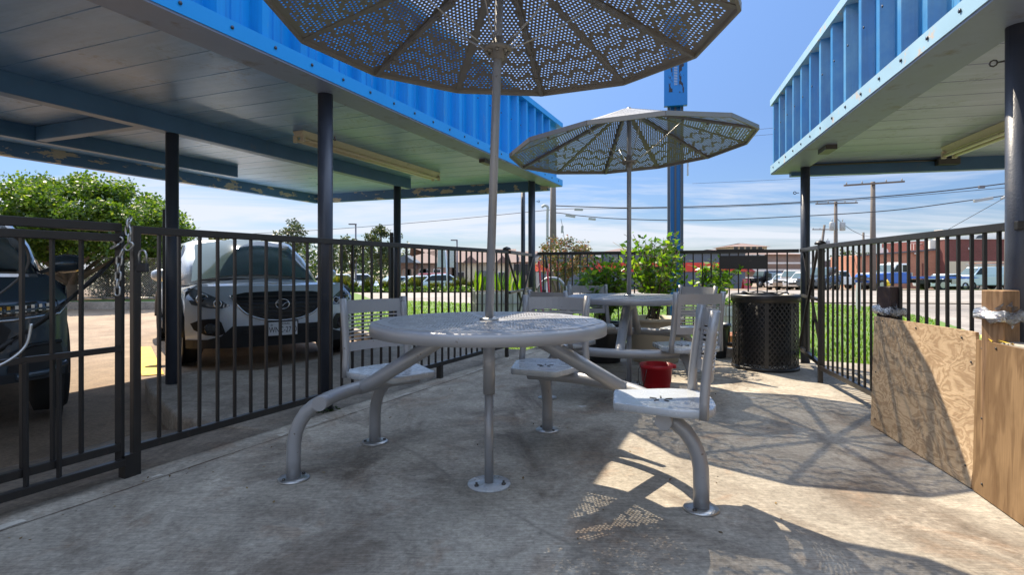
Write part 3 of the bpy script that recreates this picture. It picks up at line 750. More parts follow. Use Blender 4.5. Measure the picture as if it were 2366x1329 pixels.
# ------------------------------------------------------------------ perforated sheet metal
def clip(poly, a, b, c):
    """keep a*x+b*y+c >= 0"""
    out = []
    for i in range(len(poly)):
        p, q = poly[i], poly[(i+1) % len(poly)]
        dp, dq = a*p[0]+b*p[1]+c, a*q[0]+b*q[1]+c
        if dp >= 0: out.append(p)
        if (dp >= 0) != (dq >= 0):
            t = dp/(dp-dq); out.append((p[0]+(q[0]-p[0])*t, p[1]+(q[1]-p[1])*t))
    return out
def perforated(n, Rr, rise, pitch, hr, z0, a0, bands, amp, lam, edge, rim, hub, rfix=None, skip=None):
    mb = MB(); ap = Rr*math.cos(math.pi/n); tn = math.tan(math.pi/n); cs = math.cos(math.pi/n)
    rr = pitch/math.sqrt(3)
    hexd = [(math.cos(math.pi/6+k*math.pi/3), math.sin(math.pi/6+k*math.pi/3)) for k in range(6)]
    for w in range(n):
        am = a0+2*math.pi*(w+.5)/n; cm, sm = math.cos(am), math.sin(am)
        zf = (lambda u, v: z0+rise*(1-u/ap))
        row = 0; u = 0
        while u < ap+rr:
            half = int(u*tn/pitch)+2
            for k in range(-half, half+1):
                v = k*pitch+(pitch/2 if row % 2 else 0)
                cell = [(u+y*rr, v+x*rr) for x, y in hexd]
                sd = (u*tn-abs(v))*cs
                tri = abs(((v/lam+(.25 if n > 8 else 0)) % 1.0)*2-1)*2-1
                wv = u+amp*tri
                hole = sd > edge and u < ap-rim and u > hub and not any(b0 < wv < b1 for b0, b1 in bands)
                if not hole:
                    cell = clip(cell, tn, -1, 1e-6); cell = clip(cell, tn, 1, 1e-6) if len(cell) > 2 else cell
                    cell = clip(cell, -1, 0, ap) if len(cell) > 2 else cell
                    if len(cell) < 3: continue
                    mb.add([(cm*a-sm*b, sm*a+cm*b, zf(a, b)) for a, b in cell], [tuple(range(len(cell)))])
                else:
                    inn = [(u+y*hr, v+x*hr) for x, y in hexd]
                    vs = [(cm*a-sm*b, sm*a+cm*b, zf(a, b)) for a, b in cell+inn]
                    mb.add(vs, [(i, (i+1) % 6, 6+(i+1) % 6, 6+i) for i in range(6)])
            u += pitch*math.sqrt(3)/2; row += 1
    return mb
UR = 1.035
um_bands = [(.625, .652), (.735, .762), (.845, .872), (.94, .957)]
umb_mb = perforated(12, UR, 0.36, .0222, .0055, 0, 0, um_bands, .024, .135, .022, .030, .09)
def umbrella(label, pole_base, hub, rim_z, a0, tilt, group):
    """pole through the table; hub at the collar; canopy a shallow 12-sided perforated cone"""
    T = thing('umbrella', label, 'umbrella', (pole_base[0], pole_base[1], 0), 0, group)
    top = Vector((hub[0]-pole_base[0], hub[1]-pole_base[1], rim_z+.36))
    b = Vector((0, 0, .765)); q = MB(); q.tube([b, b.lerp(top, .5), top], .0195, 16); obj('pole', q, M['tube'], T)
    q = MB(); q.lathe([(.045, 0), (.045, .006), (.03, .012), (.026, .012)], (0, 0, .762), 20); obj('table_collar', q, M['steel'], T)
    K = Matrix.Translation((top.x, top.y, rim_z)) @ Matrix.Rotation(tilt[0], 4, 'X') @ Matrix.Rotation(tilt[1], 4, 'Y') @ Matrix.Rotation(a0, 4, 'Z')
    def tr(m): m.v = [tuple(K @ Vector(v)) for v in m.v]; return m
    global umb_me
    try:
        c = bpy.data.objects.new('canopy_sheet', umb_me); col.objects.link(c); c.parent = T
    except NameError:
        c = obj('canopy_sheet', umb_mb, M['umbrella'], T); umb_me = c.data
    c.matrix_local = K
    for k in range(12):
        a = 2*math.pi*k/12; rv = Vector((math.cos(a)*UR, math.sin(a)*UR, 0)); ax = Vector((math.cos(a)*.05, math.sin(a)*.05, .335))
        if k % 2 == 0:
            q = MB(); q.bar(ax-Vector((0, 0, .016)), rv-Vector((0, 0, .010)), .022, .022)
            for f in (.30, .42, .62, .82):
                p_ = ax.lerp(rv, f)-Vector((0, 0, .034)); q.box(p_, (.016, .016, .016), a)
            obj('rib', tr(q), M['umbrella'], T)
        else:
            q = MB(); q.bar(ax+Vector((0, 0, .006)), rv+Vector((0, 0, -.003)), .030, .005); obj('seam', tr(q), M['umbrella'], T)
    rp = [Vector((math.cos(2*math.pi*k/12)*UR, math.sin(2*math.pi*k/12)*UR, 0)) for k in range(12)]
    q = MB()
    for k in range(12): q.bar(rp[k], rp[(k+1) % 12], .014, .034)
    obj('rim', tr(q), M['umbrella'], T)
    hz = top.z-.47
    hp = Vector((top.x, top.y, 0))*((hz-.765)/(top.z-.765))
    q = MB(); q.lathe([(.022, -.05), (.030, -.05), (.032, -.014), (.066, -.012), (.066, .006), (.030, .008), (.026, .05)], (hp.x, hp.y, hz), 20)
    for k in range(8): q.lathe([(0, -.026), (.009, -.026), (.009, -.011)], (hp.x+.05*math.cos(k*.785), hp.y+.05*math.sin(k*.785), hz), 6)
    obj('hub', q, M['umbrella'], T)
    for k in range(0, 12, 2):
        a = 2*math.pi*k/12
        e = K @ (Vector((math.cos(a)*.05, math.sin(a)*.05, .335)).lerp(Vector((math.cos(a)*UR, math.sin(a)*UR, 0)), .42)-Vector((0, 0, .035)))
        s = Vector((hp.x+.06*math.cos(a+a0), hp.y+.06*math.sin(a+a0), hz+.006)); q = MB()
        q.tube([s.lerp(e, j/6)+Vector((0, 0, -.012*math.sin(math.pi*j/6))) for j in range(7)], .0042, 6); obj('stay_wire', q, M['steel'], T)
    return T
# ------------------------------------------------------------------ round tables with fixed chairs
TR, TZ = .530, .757
tab_mb = perforated(12, .515, 0, .0160, .0054, TZ, R(15), [(.235, .252), (.325, .342), (.41, .427)], .018, .10, .012, .045, .075)
def arcp(r, a0, a1, z, n=14): return [(r*math.cos(R(a0+(a1-a0)*k/n)), r*math.sin(R(a0+(a1-a0)*k/n)), z) for k in range(n+1)]
seat_me = None
def chair_meshes():
    s = MB(); o = [(-.205, -.10), (-.20, -.135), (.06, -.215), (.14, -.212), (.195, -.165), (.215, -.09), (.218, 0)]
    o = o+[(x, -y) for x, y in o[::-1][1:]]
    def ring(k, z): return [(x*k+.0, y*k, z) for x, y in o]
    s.loft([ring(.97, -.034), ring(.995, -.030), ring(1.0, -.018), ring(1.0, -.005), ring(.994, -.001), ring(.975, .0), ring(.90, -.001), ring(.5, -.005), ring(.12, -.007)], smooth=True)
    s.cur = 1
    for k in range(5):
        a = k*1.2566+.3; s.bar((.02*math.cos(a), .02*math.sin(a), -.0055), (.05*math.cos(a), .05*math.sin(a), -.0045), .006, .004)
    b = MB()
    def P(y, z, t=0.0): return (.166+.030*(z-.12)/.3+.10*(.45*(1-(y/.20)**2))+t, y, z)
    def strip(y0, y1, z0, z1, ny=10):
        n = ny; f = []
        for t in (0.0, .004):
            f += [P(y0+(y1-y0)*k/n, z0, t) for k in range(n+1)]; f += [P(y0+(y1-y0)*k/n, z1, t) for k in range(n+1)]
        m = n+1; fs = []
        for k in range(n):
            fs += [(k, k+1, m+k+1, m+k), (2*m+k+1, 2*m+k, 3*m+k, 3*m+k+1), (k+1, k, 2*m+k, 2*m+k+1), (m+k, m+k+1, 3*m+k+1, 3*m+k)]
        b.add(f, fs, True); b.smooth.clear()
    w = .185
    strip(-w, w, .318, .384); strip(-w, w, .10, .150)
    for k in range(8): z = .150+k*.0210; strip(-w+.02, w-.02, z+.0115, z+.0205)
    strip(-w, -w+.022, .15, .318, 2); strip(w-.022, w, .15, .318, 2)
    u = []
    for sg in (-1, 1):
        q = MB(); pts = [(.150, sg*.208, -.035), (.152, sg*.206, .03), (.157, sg*.200, .10), (.168, sg*.198, .20), (.181, sg*.198, .30), (.194, sg*.200, .396)]
        q.tube(pts, .0195, 12); u.append(q)
    return s, b, u
cs_, cb_, cu_ = chair_meshes()
seat0 = back0 = None; up0 = [None, None]
def add_chair(T, ang, r=.77, z=.435):
    global seat0, back0
    Mx = Matrix.Rotation(R(ang), 4, 'Z') @ Matrix.Translation((r, 0, z))
    if seat0 is None:
        seat0 = obj('seat', cs_, [M['seat'], M['dark_steel']], T); back0 = obj('backrest', cb_, M['silver_paint'], T)
        for i in (0, 1): up0[i] = obj('upright', cu_[i], M['tube'], back0)
        se, ba = seat0, back0
    else:
        se, ba = seat0.copy(), back0.copy(); col.objects.link(se); col.objects.link(ba); se.parent = T; ba.parent = T
        for i in (0, 1): c = up0[i].copy(); col.objects.link(c); c.parent = ba
    se.matrix_local = Mx; ba.matrix_local = Mx
    q = MB(); q.box((0, 0, -.045), (.12, .12, .022)); o = obj('seat_bracket', q, M['tube'], T); o.matrix_local = Mx
tab0 = None
def table(name, label, C, arcs, feet, seats, group, sticker=False):
    global tab0
    T = thing(name, label, 'table', (C[0], C[1], 0), 0, group)
    if tab0 is None: tab0 = obj('tabletop', tab_mb, M['silver_paint'], T); so_ = tab0.modifiers.new('gauge', 'SOLIDIFY'); so_.thickness = .004; so_.offset = 1 if 0 else -1
    else: c = tab0.copy(); col.objects.link(c); c.parent = T
    q = MB(); q.lathe([(TR-.058, TZ+.0008), (TR-.010, TZ+.0012), (TR-.001, TZ-.0012), (TR+.0045, TZ-.0055), (TR+.007, TZ-.013), (TR+.007, TZ-.050), (TR-.004, TZ-.050), (TR-.006, TZ-.02)], (0, 0, 0), 96, cap=False); obj('table_rim', q, M['silver_paint'], T)
    q = MB(); q.lathe([(.0275, .42), (.0275, TZ-.065)], n=20); q.lathe([(.021, .012), (.021, .43)], n=20); obj('centre_post', q, M['tube'], T)
    q = MB(); q.lathe([(.098, 0), (.100, .004), (.098, .009), (.03, .011)], n=32); B = obj('base_plate', q, M['seat'], T)
    for k in range(3):
        a = R(100+120*k); q = MB(); q.lathe([(.010, .009), (.010, .017), (.005, .018), (.005, .028), (0, .028)], (.072*math.cos(a), .072*math.sin(a), 0), 6); obj('bolt', q, M['dark_steel'], B)
    am = [(sum(a)/2) for a in arcs]
    ends = []
    RA, ZA, RT = .785, .372, .034
    for a0, a1 in arcs:
        q = MB(); q.tube(arcp(RA, a0, a1, ZA), RT, 18); obj('curved_tube', q, M['tube'], T)
    for a in am:
        c, s = math.cos(R(a)), math.sin(R(a))
        q = MB(); q.tube([(c*.24, s*.24, TZ-.085), (c*.74, s*.74, ZA+.012), (c*RA, s*RA, ZA-.004)], .036, 18); obj('arm', q, M['tube'], T); ends.append((c*.30, s*.30, TZ-.095))
        q = MB(); q.bar((0, 0, TZ-.085), (c*.27, s*.27, TZ-.085), .05, .062); obj('bracket', q, M['tube'], T, bevel=.004)
    for a in feet:
        c, s = math.cos(R(a)), math.sin(R(a)); pr = [(.93, .012), (.93, .10), (.928, .17), (.918, .225), (.897, .275), (.868, .318), (.83, .350), (.79, ZA)]
        q = MB(); q.tube([(c*r, s*r, z) for r, z in pr], .0325, 16); lg = obj('leg', q, M['tube'], T)
        q = MB(); q.lathe([(.072, 0), (.074, .004), (.070, .010), (.036, .013)], (c*.93, s*.93, 0), 28); fp = obj('foot_plate', q, M['steel'], lg)
        for k in (0, 1): q = MB(); q.lathe([(.0085, .010), (.0085, .018), (0, .019)], (c*.93+.054*math.cos(R(a+60+180*k)), s*.93+.054*math.sin(R(a+60+180*k)), 0), 6); obj('anchor_bolt', q, M['dark_steel'], lg)
    for a in seats: add_chair(T, a)
    if sticker:
        c, s = math.cos(R(am[0])), math.sin(R(am[0])); n = Vector((s, -c, 0))
        mtx = Matrix.Translation(Vector((c*.10, s*.10, TZ-.083))+n*.0275) @ Matrix(((c, 0, n.x, 0), (s, 0, n.y, 0), (0, 1, 0, 0), (0, 0, 0, 1)))
        q = MB(); q.box((0, 0, 0), (.060, .034, .001)); q.cur = 1; q.box((-.022, .005, .001), (.013, .018, .001)); q.cur = 2; q.box((.0, -.010, .001), (.028, .002, .001))
        q.v = [tuple(mtx @ Vector(v)) for v in q.v]; S = obj('sticker', q, [M['plate_white'], M['red_ink'], M['ink']], T)
        lettering('lettering', 'Benchcraft', .0105, mtx @ Matrix.Translation((.007, .005, .001)), M['ink'], S)
    return T
C1 = (-.106, 2.62); C2 = (1.015, 4.92)
gt = 'round metal tables with fixed chairs'
table('round_table', 'nearer round silver table with three fixed chairs and a bolted centre post', C1, [(75, -23), (180, 124)], [-17, 69.6, 137, 176], [-11, 67, 136], gt, True)
table('round_table', 'farther round silver table beside the potted shrubs and red bucket', C2, [(214, 292), (34, 110)], [217, 287, 38, 106], [219, 289, 36, 104], gt)
gu = 'perforated metal umbrellas'
umbrella('large perforated metal umbrella over the nearer table, cut off by the top of the photo', C1, (C1[0]+.055, C1[1]), 2.125, R(76.5), (R(0), R(1.6)), gu)
umbrella('perforated metal umbrella standing whole over the farther table', C2, (C2[0]+.0, C2[1]), 2.035, R(92), (R(-1.5), R(-3.6)), gu)

# ------------------------------------------------------------------ bin, bucket, boards
T = thing('litter_bin', 'black expanded metal litter bin beside the back fence', 'trash can', (2.55, 5.72, 0), R(14))
BRr, BH = .305, .74
q = MB(); N = 42; rows = 22; z0, z1 = .03, BH-.06
for k in range(N):
    for sg in (1, -1):
        pts = []
        for j in range(rows+1):
            a = 2*math.pi*(k+sg*j*.5)/N; pts.append((BRr*math.cos(a), BRr*math.sin(a), z0+(z1-z0)*j/rows))
        for j in range(rows): q.bar(pts[j], pts[j+1], .0105, .006, (pts[j][0], pts[j][1], 0))
obj('mesh_body', q, M['bin'], T)
q = MB(); q.lathe([(BRr+.008, BH-.075), (BRr+.020, BH-.07), (BRr+.022, BH-.012), (BRr+.012, BH), (BRr-.02, BH), (BRr-.02, BH-.07)], n=48, cap=False); obj('top_band', q, M['bin'], T)
q = MB(); q.lathe([(BRr+.004, .0), (BRr+.012, .0), (BRr+.012, .035), (BRr+.004, .035), (BRr+.004, 0)], n=48, cap=False); obj('base_ring', q, M['bin'], T)
for a in (-1.35, -.2, 1.9, 3.1, 4.1):
    q = MB(); q.bar((BRr*math.cos(a)+.004*math.cos(a), BRr*math.sin(a), .03), (BRr*math.cos(a), BRr*math.sin(a), BH-.07), .035, .006, (math.cos(a), math.sin(a), 0)); obj('upright_strap', q, M['bin'], T)
q = MB(); q.lathe([(.235, .05), (.275, BH-.02), (.265, BH-.02)], n=24, cap=False); obj('liner', q, M['bag'], T)
q = MB(); q.tube([(.215*math.cos(k*.2618), .215*math.sin(k*.2618), BH+.012+.008*math.sin(k*1.7)) for k in range(24)], .007, 6, closed=True); obj('lid_ring', q, M['bin'], T)
T = thing('bucket', 'red plastic bucket standing under the farther table', 'bucket', (1.21, 4.75, 0), R(20))
q = MB(); q.lathe([(.105, 0), (.108, .004), (.128, .165), (.138, .168), (.140, .20), (.132, .20), (.118, .05), (0, .03)], n=32); obj('body', q, M['red_plastic'], T)
q = MB(); q.box((.10, -.09, .185), (.05, .045, .03), R(-40)); obj('spout', q, M['red_plastic'], T, bevel=.006)
q = MB(); q.tube([(-.135, .03, .185), (-.155, .03, .16), (-.165, .02, .08), (-.16, .0, .03), (-.155, -.04, .03), (-.15, -.06, .10), (-.135, -.06, .17)], .0035, 6); obj('handle', q, M['dark_steel'], T)

def board(name, label, b0, b1, h0, h1, lean, m, curl=0.0, cat='plywood board'):
    """a sheet of plywood on edge between two ground points"""
    b0, b1 = Vector(b0), Vector(b1); d = b1-b0; u = d.normalized(); n = Vector((-u.y, u.x, 0))
    q = MB(); nx, nz = 12, 8; th = .014; vs = []
    for t in (0, 1):
        for i in range(nx+1):
            for j in range(nz+1):
                f, g = i/nx, j/nz; h = h0+(h1-h0)*f
                p = b0+d*f+n*(lean*g+curl*math.sin(math.pi*g)*(f**3)+t*th); vs.append((p.x, p.y, .006+h*g))
    m_ = (nx+1)*(nz+1); fs = []
    ix = lambda t, i, j: t*m_+i*(nz+1)+j
    for i in range(nx):
        for j in range(nz): fs += [(ix(0, i, j), ix(0, i, j+1), ix(0, i+1, j+1), ix(0, i+1, j)), (ix(1, i, j), ix(1, i+1, j), ix(1, i+1, j+1), ix(1, i, j+1))]
    for i in range(nx): fs += [(ix(0, i, 0), ix(0, i+1, 0), ix(1, i+1, 0), ix(1, i, 0)), (ix(0, i+1, nz), ix(0, i, nz), ix(1, i, nz), ix(1, i+1, nz))]
    for j in range(nz): fs += [(ix(0, 0, j+1), ix(0, 0, j), ix(1, 0, j), ix(1, 0, j+1)), (ix(0, nx, j), ix(0, nx, j+1), ix(1, nx, j+1), ix(1, nx, j))]
    q.add(vs, fs); B_ = tag(obj(name, q, m, off=b0, loc=b0, recalc=True), label, cat)
    for f, g in ((.04, .95), (.12, .97), (.5, .96), (.9, .95), (.96, .80), (.05, .5), (.95, .12), (.06, .08)):
        h = h0+(h1-h0)*f; p = d*f+n*(lean*g+curl*math.sin(math.pi*g)*f**3-.0015); k = MB(); k.lathe([(0, -.002), (.0055, -.002), (.0055, .002), (0, .002)], n=8)
        k.v = [(p.x+u.x*x+n.x*z, p.y+u.y*x+n.y*z, .006+h*g+y) for x, y, z in k.v]; obj('screw', k, M['dark_steel'], B_)
    return B_
board('plywood_board', 'wavy grained plywood board half in umbrella shade', (2.275, 3.60, 0), (2.072, 2.565, 0), .69, .705, .02, M['ply_wavy'], .02)
board('plywood_board', 'warm brown straight grained plywood board at the right edge of the photo', (2.064, 2.545, 0), (1.72, 1.25, 0), .675, .685, .015, M['ply_warm'])
def post4(label, c, top, w, m, rz):
    q = MB(); q.box((0, 0, top/2), (w, w, top), rz); return tag(obj('timber_post', q, m, loc=(c[0], c[1], 0), bevel=.004), label, 'timber post')
post4('dark stained timber post topped by bare end grain, behind the wavy board', (2.385, 3.58), .885, .095, M['timber_dark'], R(12))
post4('pale brown timber post wrapped in film beside the thick black pole', (2.105, 2.445), .905, .092, M['timber'], R(14))
def film(label, c, z, w, rz, seed):
    rr = random.Random(seed); q = MB(); pts = []
    for k in range(16):
        a = 2*math.pi*k/16+rz; e = max(abs(math.cos(a-rz)), abs(math.sin(a-rz))); r = (w*.5+.012)/e
        pts.append((r*math.cos(a), r*math.sin(a), .008*math.sin(k*2.1)+.01*math.sin(a)))
    n = 16; rings = []
    for k in range(n):
        p = Vector(pts[k]); o = Vector((p.x, p.y, 0)).normalized(); ring = []
        for j in range(8):
            b = 2*math.pi*j/8; s = rr.uniform(.8, 1.2); ring.append(p+o*math.cos(b)*.014*s+Vector((0, 0, math.sin(b)*.026*s)))
        rings.append(ring)
    rings.append(rings[0]); q.loft(rings, caps=False)
    for k in range(14):
        a = rz-2.2+rr.uniform(-.3, .3); p = Vector((math.cos(a)*w*.66, math.sin(a)*w*.66, rr.uniform(-.04, .05)))
        v = [p+Vector((rr.gauss(0, .010), rr.gauss(0, .010), rr.gauss(0, .016))) for _ in range(3)]; q.add(v, [(0, 1, 2)])
    return tag(obj('plastic_wrap', q, M['film'], loc=(c[0], c[1], z)), label, 'plastic wrap')
film('crumpled plastic film wound round the dark timber post', (2.385, 3.58), .735, .095, R(12), 4)
film('crumpled clear plastic film wound round the pale timber post', (2.105, 2.445), .80, .092, R(14), 9)
q = MB(); q.bar((2.128, 2.47, .672), (1.83, 1.25, .68), .085, .030); tag(obj('lumber_cap', q, M['timber_grey'], bevel=.003), 'grey lumber strip lying along the top of the warm brown board', 'lumber')
q = MB(); rr = random.Random(5)
for k in range(9):
    p = Vector((2.082-.006*k, 2.52-.028*k, .690)); q.add([p, p+Vector((rr.uniform(-.02, .03), rr.uniform(-.03, .03), rr.uniform(-.01, .018))), p+Vector((rr.uniform(-.02, .02), rr.uniform(-.05, .0), rr.uniform(-.01, .02)))], [(0, 1, 2)])
tag(obj('tape_scrap', q, M['yellow_tape']), 'torn yellow tape scraps on the board edge by the wrapped post', 'tape')

# brooms leaning in the corner, hoop rack
for i, (label, b, t) in enumerate((('red handled broom leaning on the corner canopy post', (.42, 7.08, .02), (.335, 7.22, 1.17)), ('red mop handle with a dark grip leaning on the back fence', (.52, 7.05, .02), (.43, 7.19, 1.16)))):
    T = thing('broom', label, 'broom', b); d = Vector(t)-Vector(b)
    q = MB(); q.tube([(0, 0, .0), d*.93], .0125, 8); obj('handle', q, M['red_plastic'], T)
    if i: q = MB(); q.tube([d*.86, d], .0145, 8); obj('grip', q, M['black_plastic'], T)
    q = MB(); q.box((0, 0, .05), (.2, .05, .10)); obj('head', q, M['black_plastic'], T)
T = thing('bike_rack', 'grey bent tube hoop beyond the back fence by the flowering tree', 'bike rack', (.63, 8.9, -.16))
q = MB(); q.tube(spl([(-.21, 0, 0), (-.21, 0, .75), (-.19, 0, .88), (-.10, 0, .98), (0, 0, 1.0), (.10, 0, .98), (.19, 0, .88), (.21, 0, .75), (.21, 0, 0)], 4), .03, 10); obj('hoop', q, M['tube'], T)
for sx in (-1, 1):
    q = MB(); q.lathe([(.07, 0), (.07, .012), (.03, .014)], (sx*.21, 0, .005), 16); obj('flange', q, M['steel'], T)
# ------------------------------------------------------------------ vegetation
def clumps_in(cx, cy, cz, rx, ry, rz_, n, rad, seed, flat=0.0):
    r = random.Random(seed); out = []
    while len(out) < n:
        x, y, z = r.uniform(-1, 1), r.uniform(-1, 1), r.uniform(-1+flat, 1)
        d = x*x+y*y+z*z
        if d > 1 or d < .16 and r.random() < .7: continue
        out.append((cx+x*rx, cy+y*ry, cz+z*rz_, rad*r.uniform(.65, 1.3)))
    return out
def foliage(clumps, per, size, elong=1.6, seed=1, squash=.75, shell=.0):
    random.seed(seed); mb = MB()
    for cx, cy, cz, rr in clumps:
        for _ in range(int(per*(.6+.8*random.random()))):
            v = Vector((random.gauss(0, 1), random.gauss(0, 1), random.gauss(0, 1))).normalized()*rr*(random.random()**.45)
            mb.leaf((cx+v.x, cy+v.y, cz+v.z*squash), size*random.uniform(.6, 1.3), elong)
    return mb
def tree(name, label, base, trunk_pts, r0, clumps, per, size, m, cat='tree', group=None, limbs=(), elong=1.5, seed=1, squash=.75):
    T = thing(name, label, cat, base, 0, group)
    q = MB()
    for pts, ra, rb in [(trunk_pts, r0, r0*.55)]+list(limbs):
        P = spl(pts, 4); n = len(P); q.tube(P, [ra+(rb-ra)*i/(n-1) for i in range(n)], 8)
    obj('trunk', q, M['bark'], T)
    obj('crown', foliage(clumps, per, size, elong, seed, squash), m, T)
    return T
# big umbrella-shaped tree on the left
bx, by = -13.7, 17.6
lim = []
rr = random.Random(2)
for k in range(9):
    a = k*.7+rr.uniform(-.2, .2); l = rr.uniform(1.3, 2.6)
    lim.append(([(rr.uniform(-.2, .2), 0, .55), (math.cos(a)*l*.35, math.sin(a)*l*.35, 1.1), (math.cos(a)*l, math.sin(a)*l*.8, rr.uniform(1.7, 2.2))], .09, .03))
cl = clumps_in(-.2, 0, 2.15, 3.75, 2.3, 1.60, 210, .46, 11, .55)
tree('shade_tree', 'wide dense bright green tree behind the chain link fence', (bx, by, -.05), [(0, 0, 0), (.05, 0, .5), (.0, 0, 1.2), (.1, 0, 2)], .17, cl, 330, .075, M['leaf_bright'], limbs=lim, seed=4)
tree('slender_tree', 'yellow green sapling top poking out above the wide dense tree', (-12.9, 19.6, -.1), [(0, 0, 0), (0, 0, 1.6), (.05, 0, 3.6)], .06, clumps_in(-.55, 0, 3.2, .4, .4, .95, 14, .22, 6), 60, .07, M['leaf_yel'], seed=8)
for k, (x, y, lab) in enumerate(((-16.6, 20.5, 'dark clipped hedge bush at the left end behind the chain link'), (-14.4, 20.2, 'dark hedge bush behind the chain link under the wide tree'), (-12.8, 20.1, 'rounded dark hedge bush in the middle behind the chain link'), (-11.2, 20.3, 'dark hedge bush behind the chain link next to the silver car'))):
    T = thing('hedge_bush', lab, 'bush', (x, y, -.05)); obj('foliage', foliage(clumps_in(0, 0, .75, .85, .6, .8, 34, .34, 20+k), 130, .06, 1.5, 30+k), M['leaf_dark'], T)
    q = MB(); q.tube([(0, 0, 0), (0, 0, .8)], .05, 6); obj('stem', q, M['bark'], T)
tree('roadside_tree', 'yellowing tree seen over the silver car next to the post', (-12.6, 24.5, -.2), [(0, 0, 0), (0, 0, 1), (.1, 0, 2)], .1, clumps_in(.2, 0, 1.5, 1.7, 1.2, 1.1, 40, .45, 41), 110, .09, M['leaf_yel'], seed=42)
def small_tree(label, px, ptop, Y, w, seed, m, per=80, gap=.30):
    b = at(px, 0, Y); gz = zt(b.x, Y); top = HC-(ptop-HY)*Y/F; h = top-gz
    return tree('street_tree', label, (b.x, Y, gz), [(0, 0, 0), (.03, 0, h*.4), (0, 0, h*.85)], .07*h/4+.02, clumps_in(0, 0, h*.66, w*.5, w*.5, h*.34, 34, gap*w*.5, seed), per, .055+.0012*Y, m,
        limbs=[([(0, 0, h*.35), (w*.2*math.cos(k*2.1), w*.2*math.sin(k*2.1), h*.55), (w*.36*math.cos(k*2.1), w*.36*math.sin(k*2.1), h*.8)], .04, .012) for k in range(3)], seed=seed)
small_tree('airy oak with a rounded crown behind the silver car roof', 664, 508, 31, 2.3, 51, M['leaf_grey'])
small_tree('slim young tree standing behind the first lamp post', 812, 535, 33, 1.5, 52, M['leaf_grey'], 60)
small_tree('leaning bushy oak in front of the far canopy post', 880, 520, 32, 2.1, 53, M['leaf_grey'], 100)
small_tree('small oak at the edge of the grass behind the silver car mirror', 770, 560, 40, 1.6, 54, M['leaf_grey'], 60)
# far-off woodland
random.seed(60); q = MB()
for k in range(150):
    px_ = random.uniform(330, 930); Y = random.uniform(75, 95); b = at(px_, 0, Y); gz = zt(b.x, Y); top = HC-(random.uniform(555, 600)-HY)*Y/F
    for _ in range(70):
        q.leaf((b.x+random.gauss(0, 1.2), Y+random.gauss(0, 1), gz+(top-gz)*random.random()**.6), .36, 1.4)
tag(obj('far_woodland', q, M['leaf_dark']), kind='stuff')
random.seed(61); q = MB()
for k in range(46):
    px_ = random.uniform(1935, 2035); Y = random.uniform(80, 90); b = at(px_, 0, Y); gz = zt(b.x, Y); top = HC-(random.uniform(578, 605)-HY)*Y/F
    for _ in range(60): q.leaf((b.x+random.gauss(0, .9), Y+random.gauss(0, 1), gz+(top-gz)*random.random()**.6), .32, 1.4)
tag(obj('far_woodland', q, M['leaf_grey']), kind='stuff')
# ornamental grass tufts on the verge
def tuft(label, x, y, h, w, seed, m, group):
    r = random.Random(seed); q = MB(); z = 0
    for k in range(420):
        a = r.random()*6.28; l = h*r.uniform(.55, 1.05); o = w*.5*r.random()**.7; lean = r.uniform(.1, .55)*l
        b = Vector((math.cos(a)*o*.5, math.sin(a)*o*.5, 0)); t = b+Vector((math.cos(a)*lean, math.sin(a)*lean, l)); s = Vector((-math.sin(a), math.cos(a), 0))*.018
        q.add([b-s, b+s, (b+t)*.5+s*.8+Vector((0, 0, .1*l)), t], [(0, 1, 2), (0, 2, 3)])
    return tag(obj('grass_tuft', q, m, loc=(x, y, zt(x, y)+.02)), label, 'ornamental grass', group)
r = random.Random(70); gg = 'ornamental grass tufts along the far verge'
t0 = None
for k, px_ in enumerate((790, 816, 852, 888, 938, 962, 1002, 1014, 1040, 1062, 1086, 1100)):
    Y = r.uniform(32.2, 33.6); b = at(px_, 0, Y); h = r.uniform(.62, 1.0)
    if t0 is None: t0 = tuft('golden green ornamental grass tuft on the far verge across the road', b.x, Y, 1.1, .9, 71, M['leaf_gold'], gg)
    else:
        c = t0.copy(); col.objects.link(c); c.location = (b.x, Y, zt(b.x, Y)+.02); c.rotation_euler = (0, 0, r.random()*6); c.scale = (h*.8, h*.8, h*.95)
random.seed(72); q = MB()
for k in range(420):
    px_ = random.uniform(770, 1120); Y = random.uniform(31.8, 34.5); b = at(px_, 0, Y)
    for _ in range(8): q.leaf((b.x+random.gauss(0, .2), Y+random.gauss(0, .2), zt(b.x, Y)+random.uniform(.02, .35)), .09, 1.6)
tag(obj('ground_cover', q, M['leaf_bright']), kind='stuff')
# flowering tree beyond the back corner
lim = [([(0, 0, 0), (.12*k-.25, .1*k, .8), (.32*k-.55, .12*k-.2, 1.5)], .045, .018) for k in range(4)]
tree('flowering_tree', 'multi stemmed crape myrtle with reddish tips beyond the back fence', (1.22, 13.6, -.16), [(0, 0, 0), (.02, 0, .7), (.05, 0, 1.5)], .07,
     clumps_in(0, 0, 1.42, .78, .7, .46, 46, .19, 81), 95, .038, M['leaf_autumn'], limbs=lim, seed=82)
